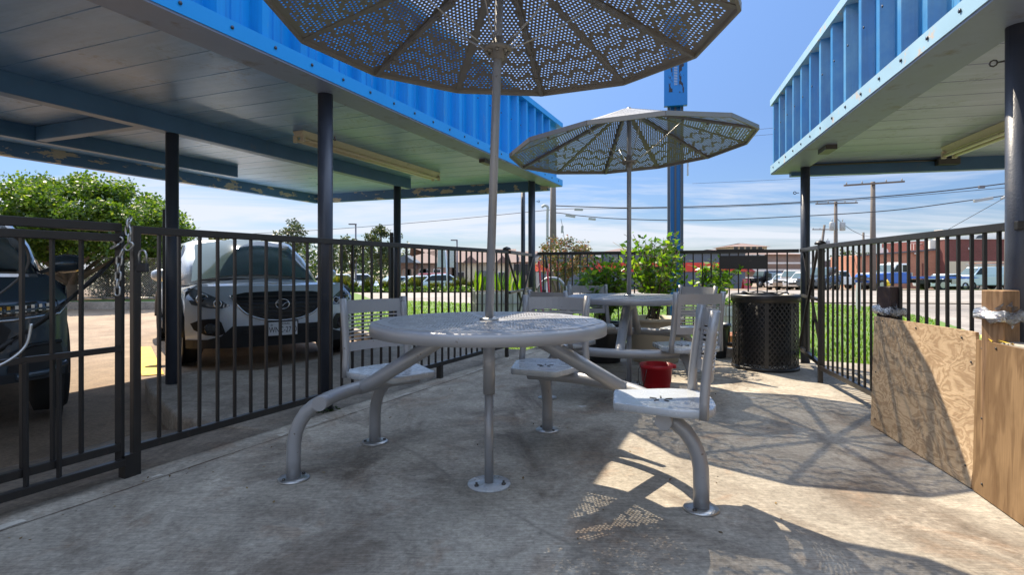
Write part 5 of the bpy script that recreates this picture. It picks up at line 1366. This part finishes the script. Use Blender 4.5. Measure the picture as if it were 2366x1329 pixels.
for s in (1, -1):
    q = MB(); q.add([(1.0, s*.935, 1.47), (.35, s*.935, 1.47), (.35, s*.935, 2.02), (.70, s*.935, 2.02)], [(0, 1, 2, 3)]); obj('side_window', q, M['glass'], T)
    q = MB(); q.add([(.22, s*.935, 1.47), (-.22, s*.935, 1.47), (-.20, s*.935, 2.02), (.22, s*.935, 2.02)], [(0, 1, 2, 3)]); obj('side_window', q, M['glass'], T)
    q = MB(); q.box((1.15, s*1.08, 1.62), (.10, .16, .30)); obj('wing_mirror', q, M['black_plastic'], T, bevel=.02)
    q = MB(); q.box((2.93, s*.72, .92), (.08, .34, .24)); obj('headlight', q, M['lamp_glass'], T)
    for ax, r in ((2.0, .42), (-3.1, .42), (-2.1 if 0 else -3.1, .42)):
        m = MB(); m.lathe([(0, .0), (r*.5, -.02), (r*.58, .02), (r*.95, .02), (r, -.03), (r, -.28), (0, -.28)], n=24); m.v = [(ax+x, s*(1.0+z), r+y) for x, y, z in m.v]; w_ = obj('wheel', m, M['tyre'], T)
        m = MB(); m.lathe([(0, .01), (r*.2, .02), (r*.3, -.01), (r*.52, .0), (r*.60, .03)], n=16); m.v = [(ax+x, s*(1.003+z), r+y) for x, y, z in m.v]; obj('rim', m, M['alloy'], w_)
        if ax < 0: break
q = MB(); q.add([(1.20, -.85, 1.47), (1.20, .85, 1.47), (.80, .80, 2.05), (.80, -.80, 2.05)], [(0, 1, 2, 3)]); obj('windscreen', q, M['screen'], T);
q = MB(); q.box((2.96, 0, .95), (.05, .95, .55)); g_ = obj('grille', q, M['black_plastic'], T)
q = MB(); q.box((2.99, 0, 1.0), (.02, .26, .07)); q.box((2.99, 0, 1.0), (.022, .10, .12)); obj('emblem', q, M['chrome'], T)
q = MB(); q.box((3.0, 0, .50), (.16, 2.0, .20)); obj('bumper', q, M['black_plastic'], T, bevel=.03)
q = MB(); q.box((3.09, -.3, .50), (.012, .32, .16)); obj('number_plate', q, M['plate_white'], T)
q = MB(); q.box((.2, 0, 2.19), (.25, 1.3, .10)); obj('light_bar', q, M['white_trim'], T, bevel=.02)
q = MB(); q.box((-2.9, 0, 1.02), (5.0, 2.1, .16)); q.extrude([(-5.4, -1.05, .94), (-5.4, -1.05, 1.10), (-6.2, -1.05, 1.00)], (0, 2.1, 0)); obj('flatbed', q, M['car_blue'], T)
q = MB(); q.box((-.62, 0, 1.15), (.10, 1.7, .55)); obj('headboard', q, M['steel'], T)
q = MB(); q.box((-2.3, 0, .72), (4.2, .9, .25)); obj('chassis', q, M['black_plastic'], T)
for x in (-1.3, -4.2):
    for s in (1, -1): q = MB(); q.box((x, s*.95, .68), (.7, .12, .34)); obj('side_box', q, M['black_plastic'] if x > -3 else M['steel'], T, bevel=.02)
# ------------------------------------------------------------------ buildings
def bbox_part(name, T, x0, x1, y0, y1, z0, z1, m, bevel=0):
    q = MB(); q.box(((x0+x1)/2, (y0+y1)/2, (z0+z1)/2), (x1-x0, y1-y0, z1-z0)); return obj(name, q, m, T, bevel=bevel)
def windows(T, pts, y, w, h, m=None, frame=True):
    for x, z in pts:
        f = bbox_part('window', T, x-w/2-.08, x+w/2+.08, y-.06, y+.05, z-h/2-.08, z+h/2+.08, M['white_trim'])
        bbox_part('pane', f, x-w/2, x+w/2, y-.09, y-.07, z-h/2, z+h/2, M['far_glass'])
def gable(name, T, x0, x1, y0, y1, z0, zr, m, along='x', over=.4):
    q = MB()
    if along == 'x':
        ym = (y0+y1)/2; q.add([(x0-over, y0-over, z0), (x1+over, y0-over, z0), (x1+over, y1+over, z0), (x0-over, y1+over, z0), (x0-over, ym, zr), (x1+over, ym, zr)], [(0, 1, 5, 4), (2, 3, 4, 5), (1, 2, 5), (3, 0, 4), (3, 2, 1, 0)])
    elif along == 'y':
        xm = (x0+x1)/2; q.add([(x0-over, y0-over, z0), (x1+over, y0-over, z0), (x1+over, y1+over, z0), (x0-over, y1+over, z0), (xm, y0-over, zr), (xm, y1+over, zr)], [(0, 1, 4), (1, 2, 5, 4), (2, 3, 5), (3, 0, 4, 5), (3, 2, 1, 0)])
    else:
        d = (y1-y0)/2*.9; ym = (y0+y1)/2; q.add([(x0-over, y0-over, z0), (x1+over, y0-over, z0), (x1+over, y1+over, z0), (x0-over, y1+over, z0), (x0+d, ym, zr), (x1-d, ym, zr)], [(0, 1, 5, 4), (1, 2, 5), (2, 3, 4, 5), (3, 0, 4), (3, 2, 1, 0)])
    return obj(name, q, m, T)
S = lambda px_, Y: (px_-CX)*Y/F
Zp = lambda py_, Y: HC-(py_-HY)*Y/F
Y = 62; g0 = zt(-8, Y)-.05
T = thing('building', 'brown roofed clubhouse with a gabled timber porch beyond the road', 'building', (S(985, Y), Y, g0)); X = lambda p: S(p, Y)-S(985, Y); Zl = lambda p: Zp(p, Y)-g0
bbox_part('wall', T, X(905), X(1040), 0, 12, 0, Zl(608), M['brick_tan'])
gable('roof', T, X(905), X(1040), 0, 12, Zl(608), Zl(566), M['roof_pink'], 'hip')
P = bbox_part('porch', T, X(926), X(966), -2.5, 0, Zl(622), Zl(608), M['roof_brown'])
gable('porch_roof', T, X(926), X(968), -3, 0, Zl(608), Zl(590), M['grey_wall'], 'y', .3)
for p in (930, 948, 964): bbox_part('porch_column', T, X(p)-.15, X(p)+.15, -2.7, -2.4, 0, Zl(621), M['brick_tan'])
windows(T, [(X(940), 1.6), (X(949), 1.6), (X(977), 1.6), (X(985), 1.6), (X(1010), 1.6)], 0, .7, 2.0)
T = thing('building', 'cream apartment house with dusty brown roof and gables right of the square road sign', 'building', (S(1130, Y), Y+2, g0)); X = lambda p: S(p, Y)-S(1130, Y)
bbox_part('wall', T, X(1045), X(1185), 0, 11, 0, Zl(606), M['stucco']); bbox_part('wall', T, X(1187), X(1245), 3, 14, 0, Zl(604), M['stucco'])
gable('roof', T, X(1045), X(1185), 0, 11, Zl(606), Zl(570), M['roof_pink']); gable('roof', T, X(1187), X(1245), 3, 14, Zl(604), Zl(574), M['roof_pink'])
for a, b in ((1072, 1100), (1150, 1172)):
    bbox_part('gable_wall', T, X(a), X(b), -1.2, -.02, 0, Zl(608), M['stucco']); gable('gable_roof', T, X(a), X(b), -1.3, 1.0, Zl(608), Zl(590), M['roof_brown'], 'y', .25)
windows(T, [(X(1060), 1.7), (X(1086), 1.7), (X(1112), 1.7), (X(1130), 1.7), (X(1160), 1.7)], -.01, .8, 1.2)
windows(T, [(X(1160), 1.7)], -1.22, .8, 1.2)
windows(T, [(X(1195), 2.6), (X(1212), 2.6), (X(1228), 2.6)], 2.99, .7, 1.3)
bbox_part('balcony', T, X(1105), X(1142), -1.4, -.02, Zl(640), Zl(626), M['dark_wall'])
T = thing('wall', 'dark low fence wall in front of the cream apartment house', 'wall', (S(1060, 52), 52, zt(-5, 52))); bbox_part('panel', T, -2.6, 4.6, 0, .2, 0, 1.25, M['dark_wall'])
# grey building with the red band
Y = 58; x0, x1 = S(1245, Y), S(1722, Y); g0 = zt(12, Y)-.05; xm = (x0+x1)/2
T = thing('building', 'slate grey flat roofed building with a red band along its wall', 'building', (xm, Y, g0)); Zl = lambda p: Zp(p, Y)-g0
bbox_part('wall', T, x0-xm, x1-xm, 0, 16, 0, Zl(586), M['grey_wall'])
bbox_part('red_band', T, x0-xm-.03, x1-xm+.03, -.05, 16.02, Zl(628), Zl(607), M['red_band'])
q = MB(); q.add([(x1-xm+.03, -.04, Zl(628)), (x1-xm+.03, -.04, Zl(612)), (x1-xm+1.1, -.04, Zl(628)), (x1-xm+.03, 10, Zl(628)), (x1-xm+.03, 10, Zl(612)), (x1-xm+1.1, 10, Zl(628))], [(0, 2, 1), (3, 4, 5), (1, 2, 5, 4), (0, 3, 5, 2)]); obj('awning', q, M['car_red'], T)
bbox_part('roof_coping', T, x0-xm-.1, x1-xm+.1, -.1, 16.1, Zl(586), Zl(586)+.12, M['dark_wall'])
bbox_part('wall_lamp', T, S(1380, Y)-xm-.35, S(1380, Y)-xm+.35, -.2, -.01, Zl(595), Zl(590), M['white_trim'])
for p in (1560, 1650): bbox_part('door', T, S(p, Y)-xm-.5, S(p, Y)-xm+.5, -.06, -.01, 0, 2.1, M['dark_wall'])
# apartments behind with the tower
Y = 112; g0 = zt(20, Y); x0, x1 = S(1375, Y), S(1735, Y); xm = (x0+x1)/2; Zl = lambda p: Zp(p, Y)-g0
T = thing('building', 'long brown roofed apartment block showing above the grey building', 'building', (xm, Y, g0))
bbox_part('wall', T, x0-xm, x1-xm, 0, 14, 0, Zl(586), M['stucco'])
for a, b, r in ((1375, 1530, 571), (1470, 1620, 572), (1615, 1735, 574)): gable('roof', T, S(a, Y)-xm, S(b, Y)-xm, 0, 14, Zl(586), Zl(r), M['roof_pink'], 'hip')
Y = 104; x0, x1 = S(1690, Y), S(1772, Y); xm = (x0+x1)/2; g0 = zt(20, Y)
T = thing('building', 'cream apartment tower with a brown hipped roof above the back fence', 'building', (xm, Y, g0)); Zl = lambda p: Zp(p, Y)-g0
bbox_part('wall', T, x0-xm, x1-xm, 0, 8, 0, Zl(570), M['stucco']); gable('roof', T, x0-xm, x1-xm, 0, 8, Zl(570), Zl(560), M['roof_brown'], 'hip', .6)
windows(T, [(S(p, Y)-xm, Zl(576)) for p in (1700, 1714, 1728, 1742, 1756)], 0, .75, .9)
Y = 84; x0, x1 = S(1716, Y), S(1868, Y); xm = (x0+x1)/2; g0 = zt(35, Y)
T = thing('building', 'tan brick apartment wing behind the parked row of cars', 'building', (xm, Y, g0)); Zl = lambda p: Zp(p, Y)-g0
bbox_part('wall', T, x0-xm, x1-xm, 0, 9, 0, Zl(588), M['brick_tan']); bbox_part('upper_wall', T, x0-xm, S(1762, Y)-xm, -.6, -.02, Zl(622), Zl(589), M['stucco'])
for p in (610, 626): bbox_part('band', T, x0-xm-.1, x1-xm+.1, -.72, -.62, Zl(p), Zl(p)+.25, M['white_trim'])
gable('roof', T, x0-xm, x1-xm, 0, 9, Zl(588), Zl(580), M['roof_brown'], 'hip')
windows(T, [(S(p, Y)-xm, Zl(635)) for p in (1776, 1790, 1806, 1822, 1842)], 0, .9, 1.3); windows(T, [(S(p, Y)-xm, Zl(600)) for p in (1728, 1742, 1755)], -.6, .8, 1.2)
# red brick building on the right
Y = 57; g0 = zt(30, Y)-.05; x0, x1 = S(2008, Y), S(2197, Y); Zl = lambda p: Zp(p, Y)-g0
T = thing('building', 'orange brick building wing behind the tow truck', 'building', (x0, Y+2.0, g0), R(-12))
ln = (x1-x0)/math.cos(R(12))
q = MB(); q.add([(0, 0, 0), (ln, 0, 0), (ln, 8, 0), (0, 8, 0), (0, 0, Zl(590)), (ln, 0, Zl(574)), (ln, 8, Zl(574)), (0, 8, Zl(590))], [(0, 1, 5, 4), (1, 2, 6, 5), (2, 3, 7, 6), (3, 0, 4, 7), (4, 5, 6, 7)]); obj('wall', q, M['brick_orange'], T)
q = MB(); q.bar((-.05, -.06, Zl(590)), (ln+.05, -.06, Zl(574)), .16, .14); obj('roof_coping', q, M['dark_wall'], T)
for x in (ln*.27, ln*.72): q = MB(); q.box((x, -.05, 1.3), (.08, .08, 2.6)); obj('downpipe', q, M['brick_dark'], T)
for x in (ln*.64, ln*.96): q = MB(); q.box((x, -.15, Zl(586)), (.28, .22, .12), 0, .3); obj('wall_lamp', q, M['white_trim'], T)
q = MB(); q.box((ln*.88, .6, Zl(564)), (1.3, 1.1, .9)); obj('rooftop_unit', q, M['stucco_white'], T)
q = MB(); rr_ = [(ln*.66+k*.28, 2, Zl(576)) for k in range(14)]
for p in rr_: q.bar(p, (p[0], p[1], Zl(560)), .04, .04)
q.bar((rr_[0][0], 2, Zl(560)), (rr_[-1][0], 2, Zl(560)), .05, .05); obj('roof_railing', q, M['white_trim'], T)
q = MB(); q.lathe([(0, 0), (.35, .06), (.42, .14)], (ln*.33, .8, 0), 20); q.v = [(x, .8-(z), Zl(588)+.35+(y-.8)) for x, y, z in q.v]; obj('satellite_dish', q, M['white_trim'], T)
x0, x1 = S(2190, Y-1), S(2420, Y-1); T = thing('building', 'dark red brick building with a pale upper storey behind the work van', 'building', (x0, Y-1, g0)); Zl = lambda p: Zp(p, Y-1)-g0
bbox_part('wall', T, 0, x1-x0, 0, 10, 0, Zl(553), M['brick_dark']); bbox_part('upper_wall', T, 1.0, x1-x0, 2.0, 3.2, Zl(553)+.02, Zl(527), M['stucco_white']); bbox_part('roof_coping', T, -.05, x1-x0+.05, -.06, 1.9, Zl(553), Zl(553)+.08, M['white_trim'])
bbox_part('base_band', T, -.02, x1-x0+.02, -.08, -.01, 0, Zl(604), M['stucco'])
q = MB(); cx_ = S(2305, Y-1)-x0; q.add([(cx_+.55*math.cos(k*math.pi/8), 1.96, Zl(553)+.1+.45*math.sin(k*math.pi/8)) for k in range(9)], [tuple(range(9))]); obj('arched_window', q, M['far_glass'], T)
bbox_part('wall_lamp', T, S(2240, Y-1)-x0-.15, S(2240, Y-1)-x0+.15, -.15, -.01, Zl(577), Zl(572), M['white_trim'])
Y = 70; T = thing('wall', 'dark grey corrugated boundary wall left of the orange brick wing', 'wall', (S(1900, Y), Y, zt(35, Y)-.05)); ln = S(2030, Y)-S(1900, Y)
q = MB(); k = 0; pr = []
while k*.3 < ln: pr += [(k*.3, 0), (k*.3+.15, 0), (k*.3+.17, -.06), (k*.3+.28, -.06)]; k += 1
h_ = Zp(602, Y)-zt(35, Y); q.loft([[(x, y, 0) for x, y in pr], [(x, y, h_) for x, y in pr]], closed=False, caps=False, smooth=False); q.box((ln/2, .15, h_/2), (ln, .2, h_)); obj('panel', q, M['dark_wall'], T)
q = MB(); rr = random.Random(8); random.seed(9)
tag(obj('round_bush', foliage(clumps_in(0, 0, .7, .8, .7, .7, 18, .35, 12), 120, .09, 1.5, 13), M['leaf_yel'], loc=(S(2185, 52), 52, zt(25, 52))), 'yellow green rounded bush against the orange brick behind the flatbed', 'bush')
# ------------------------------------------------------------------ poles, wires, signs, lamps
def pole(label, px_, ptop, Y, r=.14, lean=0.0, arms=(), cans=0, group=None, extra=None):
    x = S(px_, Y); g_ = zt(x, Y); top = Zp(ptop, Y)-g_
    T = thing('utility_pole', label, 'utility pole', (x, Y, g_)); q = MB(); q.tube([(0, 0, -.1), (lean*.5, 0, top*.5), (lean, 0, top)], [r*1.15, r, r*.8], 12); obj('shaft', q, M['wood_pole'], T)
    for dz, w, tilt in arms:
        q = MB(); q.bar((lean-w/2, -.12, top-dz-tilt), (lean+w/2, -.12, top-dz+tilt), .10, .10); A = obj('crossarm', q, M['wood_pole'], T)
        for f in (-.46, -.2, .2, .46):
            q = MB(); q.lathe([(.02, 0), (.05, .03), (.03, .08), (.045, .12), (0, .16)], (lean+w*f, -.12, top-dz+.05+tilt*2*f), 8); obj('insulator', q, M['wire_grey'], A)
    for k in range(cans):
        sx = (-.42, .42, 0)[k]; q = MB(); q.lathe([(.18, 0), (.21, .03), (.21, .62), (.17, .68), (.0, .72)], (lean*.8+sx, -.22, top-2.4), 14); q.tube([(lean*.8+sx, -.22, top-1.7), (lean*.8+sx, -.22, top-1.45)], .04, 6); obj('transformer', q, M['wire_grey'], T)
    return T
pole('near utility pole rising behind the canopy corner with looping service wires', 1278, 385, 20, .115)
pole('tall utility pole with one bare crossarm between the right canopy post and black pole', 2017, 420, 34, .15, arms=((.12, 3.6, .12),))
pole('utility pole with a bracketed crossarm and two grey transformers', 1931, 465, 46, .15, arms=((.18, 3.4, .05),), cans=2)
pole('leaning utility pole with transformers far off behind the right gate', 1886, 520, 62, .15, .9, arms=((.5, 2.8, 0),), cans=2)
pole('thin short utility pole beside the tall one over the orange brick', 1995, 537, 55, .12)
pole('utility pole mostly hidden behind the thick black canopy pole', 2330, 405, 17.5, .10)
q = MB(); x = S(1264, 20); q.tube(spl([(x, 19.8, zt(x, 20)), (x, 19.8, Zp(505, 20)), (x+.02, 19.8, Zp(482, 20)), (x-.08, 19.8, Zp(476, 20)), (x-.2, 19.8, Zp(480, 20))]), .045, 8)
tag(obj('service_mast', q, M['wire_grey']), 'thin grey service mast beside the near utility pole', 'service mast')
def wire(name, label, pts, r=.014, cat='wire', m='wire'):
    q = MB(); q.tube(spl([at(px_, py_, Y) for px_, py_, Y in pts], 8), r, 5); return tag(obj(name, q, M[m]), label, cat)
wire('overhead_wire', 'thick upper overhead cable across the back of the patio', [(1278, 475, 20), (1360, 478, 19.6), (1450, 480, 19.3), (1620, 477, 18.9), (1800, 470, 18.4), (2000, 457, 18), (2180, 441, 17.7), (2330, 423, 17.5)], .018)
wire('overhead_wire', 'thin overhead cable just under the thick upper one', [(1278, 483, 20), (1360, 482, 19.6), (1620, 480, 18.9), (1900, 467, 18.2), (2120, 451, 17.8), (2330, 433, 17.5)], .009)
wire('overhead_wire', 'lower overhead cable carrying the grey splice boxes', [(1278, 491, 20), (1300, 493, 19.9), (1345, 499, 19.7), (1440, 506, 19.3), (1620, 509, 18.8), (1860, 499, 18.3), (2060, 486, 17.9), (2240, 463, 17.6), (2330, 451, 17.5)], .015)
wire('overhead_wire', 'overhead wire running left from the near utility pole past the canopy posts', [(1278, 484, 20), (1200, 492, 20.5), (1000, 511, 22), (760, 530, 24), (560, 541, 26)], .011)
wire('overhead_wire', 'slanting guy wire falling behind the right picket fence', [(2330, 452, 17.5), (2200, 525, 19), (2120, 570, 20)], .009)
wire('overhead_wire', 'high thin wire right of the farther umbrella', [(1300, 340, 28), (1748, 299, 29), (1900, 285, 29), (2400, 250, 30)], .008)
wire('overhead_wire', 'second high thin wire right of the farther umbrella', [(1300, 352, 28), (1748, 313, 29), (1900, 302, 29), (2400, 262, 30)], .008)
wire('overhead_wire', 'faint wire under the right canopy edge beam', [(1600, 424, 40), (1900, 410, 40), (2400, 380, 40)], .010)
wire('overhead_wire', 'sagging service wire between the transformer pole and the thin short pole', [(1931, 503, 46), (1965, 530, 50), (1995, 545, 55)], .022)
wire('overhead_wire', 'service wire from the thin short pole to the dish on the brick roof', [(1995, 544, 55), (2030, 550, 48), (2060, 556, 42)], .018)
wire('overhead_wire', 'hanging loose wire beside the near utility pole', [(1296, 506, 20), (1299, 520, 20), (1303, 545, 20), (1306, 572, 20)], .008)
for k, (px_, py_, Y, l, h, tilt, lab) in enumerate(((1337, 484, 19.6, .30, .085, .03, 'grey splice box on the upper cable near the pole'), (1318, 499, 19.7, .34, .08, .17, 'long grey splice case on the lower cable near the pole'), (1368, 506, 19.5, .25, .08, .1, 'short grey splice case on the lower cable'), (2268, 432, 17.5, .17, .09, -.05, 'small green splice box under the upper cable by the black pole'), (2272, 461, 17.5, .58, .09, -.17, 'long grey splice case on the lower cable by the black pole'), (2320, 456, 17.5, .2, .07, -.5, 'short splice sleeve touching the black pole'), (1299, 530, 20, .08, .26, .05, 'small hanging capsule on the loose wire'))):
    p = at(px_, py_, Y-.03); q = MB(); q.box((0, 0, 0), (l, .08, h), 0, tilt); tag(obj('splice_case', q, M['wire_grey'] if k != 3 else M['dark_wall'], loc=p, bevel=.012), lab, 'splice case')
def lamp(label, px_, ptop, Y):
    x = S(px_, Y); g_ = zt(x, Y); top = Zp(ptop, Y)-g_; T = thing('street_lamp', label, 'street lamp', (x, Y, g_))
    q = MB(); q.tube([(0, 0, 0), (0, 0, top)], [.09, .06], 8); obj('shaft', q, M['dark_wall'], T); q = MB(); q.box((-.25, 0, top), (.6, .25, .10)); obj('lamp_head', q, M['dark_wall'], T, bevel=.02)
lamp('street lamp standing left of the far canopy post', 822, 518, 45); lamp('shorter looking street lamp above the apartment roofs', 1056, 555, 50)
x = S(1027, 13.2); T = thing('road_sign', 'back of two pale square road signs on a leaning post', 'road sign', (x+.08, 13.2, -.16))
q = MB(); q.tube([(0.05, 0, 0), (-.06, 0, 1.62)], .022, 8); obj('post', q, M['galv'], T)
for dx, yw in ((-.12, .3), (.10, -.3)):
    q = MB(); q.box((dx-.02, -.03, 1.40), (.20, .008, .44), yw, .04); obj('sign_panel', q, M['galv'], T)
# blue sign pylon
Y = 8.9; xb = S(1560, Y)
T = thing('sign_post', 'tall blue steel sign post with a peeling painted gauge panel above the umbrellas', 'sign post', (xb, Y, -.16), R(-14))
q = MB(); q.box((0, 0, 2.1), (.030, .22, 4.2)); obj('web', q, M['blue_col_dark'], T)
q = MB(); q.box((0, -.06, 2.1), (.150, .012, 4.2)); obj('web_face', q, M['blue_col'], T)
for s in (1, -1): q = MB(); q.box((s*.098, 0, 2.1), (.040, .25, 4.2)); obj('flange', q, M['blue_col_dark'], T)
z0 = Zp(252, Y)+.16; q = MB(); q.box((.0, -.17, z0+.7), (.345, .09, 1.4)); pn = obj('gauge_panel', q, M['blue_col'], T, bevel=.004)
m, t, b = nt('peeled_gauge'); v = coords(t, (1, 1, .35)); n_ = noise(t, v, 26, 5, .6)
tr_ = ramp(t, n_, [(.50, 0), (.52, 1)]); t.links.new(mix(t, tr_, (.0, .17, .50), (.015, .012, .02)), b.inputs['Base Color']); M['peeled'] = m
q = MB(); q.box((-.075, -.217, z0+.52), (.055, .003, .62)); q.box((.085, -.217, z0+.52), (.07, .003, .66)); obj('peeled_paint', q, M['peeled'], pn)
q = MB()
for k in range(26): q.box((.0, -.218, z0+.32+k*.024), (.05, .003, .007))
obj('gauge_mark', q, M['galv'], pn)
for s, c_ in ((1, M['galv']),): q = MB(); q.box((.19, .02, Zp(407, Y)+.30), (.02, .10, .26)); obj('clip', q, c_, T)
# hydrant, kerb post, small red a-board
x = S(2050, 41.5); T = thing('fire_hydrant', 'yellow fire hydrant on the verge in front of the tow truck', 'hydrant', (x, 41.5, zt(x, 41.5)+.03)); T.scale = (1.2, 1.2, 1.2)
q = MB(); q.lathe([(.13, 0), (.13, .04), (.095, .05), (.095, .40), (.13, .41), (.13, .45), (.10, .50), (.05, .57), (.03, .58), (.03, .63), (0, .63)], n=16); obj('barrel', q, M['hydrant'], T)
for s in (1, -1): q = MB(); q.tube([(0, 0, .33), (s*.17, 0, .33)], .05, 8); obj('nozzle', q, M['hydrant'], T)
q = MB(); q.tube([(0, 0, .30), (0, -.19, .30)], .065, 8); obj('nozzle', q, M['hydrant'], T)
x = S(1983, 16); q = MB(); q.box((0, 0, .38), (.09, .09, .76)); tag(obj('marker_post', q, M['galv'], loc=(x, 16, -.165)), 'pale marker post at the lawn edge behind the right fence', 'marker post')
x = S(1724, 55); T = thing('sandwich_board', 'small red folding board beside the grey building corner', 'sign board', (x, 55, zt(x, 55)))
for s in (1, -1): q = MB(); q.box((0, s*.2, .5), (.62, .04, 1.0), 0, 0, s*.35); obj('panel', q, M['car_red'], T)
# ------------------------------------------------------------------ world, sun, camera
SD = Vector((.367, -.68, -1)).normalized()
w = bpy.data.worlds.new('World'); sc.world = w; w.use_nodes = True; t = w.node_tree; bg = t.nodes['Background']
sky = t.nodes.new('ShaderNodeTexSky'); sky.sky_type = 'NISHITA'; sky.sun_disc = False
sky.sun_elevation = math.asin(-SD.z); sky.sun_rotation = math.atan2(-SD.x, -SD.y); sky.air_density = 1.0; sky.dust_density = .35; sky.ozone_density = 1.6
tc = t.nodes.new('ShaderNodeTexCoord'); sp = t.nodes.new('ShaderNodeSeparateXYZ'); t.links.new(tc.outputs['Generated'], sp.inputs[0])
zz = math_(t, 'ADD', math_(t, 'MAXIMUM', sp.outputs[2], 0.0), .10)
cb_n = t.nodes.new('ShaderNodeCombineXYZ'); t.links.new(math_(t, 'DIVIDE', sp.outputs[0], zz), cb_n.inputs[0]); t.links.new(math_(t, 'DIVIDE', sp.outputs[1], zz), cb_n.inputs[1])
mp = t.nodes.new('ShaderNodeMapping'); mp.inputs['Scale'].default_value = (.30, .62, 1); mp.inputs['Rotation'].default_value = (0, 0, R(14)); mp.inputs['Location'].default_value = (3.1, 1.7, 0); t.links.new(cb_n.outputs[0], mp.inputs[0])
n1 = noise(t, mp.outputs[0], 1.1, 9, .62, .9); n2 = noise(t, mp.outputs[0], .42, 3, .5)
cov = math_(t, 'ADD', n1, math_(t, 'MULTIPLY', math_(t, 'SUBTRACT', n2, .5), .9))
low = ramp(t, sp.outputs[2], [(.0, .09), (.22, .03), (.42, -.0)])
lowv = math_(t, 'ADD', cov, low)
left = ramp(t, sp.outputs[0], [(.0, .0), (1.0, 1.0)])
lx = math_(t, 'MULTIPLY', math_(t, 'SUBTRACT', .25, sp.outputs[0]), .16)
cl_ = ramp(t, math_(t, 'ADD', lowv, lx), [(.49, 0), (.70, 1)])
hs = t.nodes.new('ShaderNodeHueSaturation'); hs.inputs['Saturation'].default_value = 1.12; hs.inputs['Value'].default_value = 1.0; t.links.new(sky.outputs[0], hs.inputs['Color'])
grad = ramp(t, sp.outputs[2], [(.0, (.27, .31, .42)), (.10, (.30, .34, .45)), (.25, (.43, .45, .54)), (.44, (.66, .66, .72)), (.6, (1.15, 1.15, 1.15))])
base = mix(t, 1.0, hs.outputs[0], grad, 'MULTIPLY')
cc = mix(t, math_(t, 'MULTIPLY', cl_, .86), base, (3.35, 3.5, 3.85))
high = math_(t, 'MULTIPLY', ramp(t, sp.outputs[2], [(.46, 0), (.66, 1)]), ramp(t, n1, [(.30, .35), (.62, 1)]))  # added bright cloud layer overhead, above the view, as fill for shaded areas
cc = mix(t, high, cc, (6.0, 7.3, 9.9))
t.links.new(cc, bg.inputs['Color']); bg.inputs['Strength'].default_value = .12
sl = bpy.data.lights.new('sun', 'SUN'); sl.energy = 4.4; sl.angle = R(.53); sl.color = (1, .865, .68)
so = bpy.data.objects.new('sun', sl); col.objects.link(so); so.rotation_euler = SD.to_track_quat('-Z', 'Y').to_euler(); so.location = (-10, 20, 30)
cam = bpy.data.cameras.new('camera'); co = bpy.data.objects.new('camera', cam); col.objects.link(co)
co.location = (0, 0, HC); co.rotation_euler = (R(90), 0, 0); cam.sensor_width = 36; cam.lens = F/2366*36; cam.shift_y = -(664.5-HY)/2366; cam.clip_end = 2000; cam.clip_start = .05
sc.camera = co
sc.view_settings.view_transform = 'Standard'; sc.view_settings.look = 'None'; sc.view_settings.exposure = 1.14; sc.view_settings.gamma = 1
sc.render.engine = 'CYCLES'; sc.cycles.max_bounces = 8; sc.cycles.diffuse_bounces = 5; sc.cycles.glossy_bounces = 4; sc.cycles.transmission_bounces = 4; sc.cycles.use_denoising = True
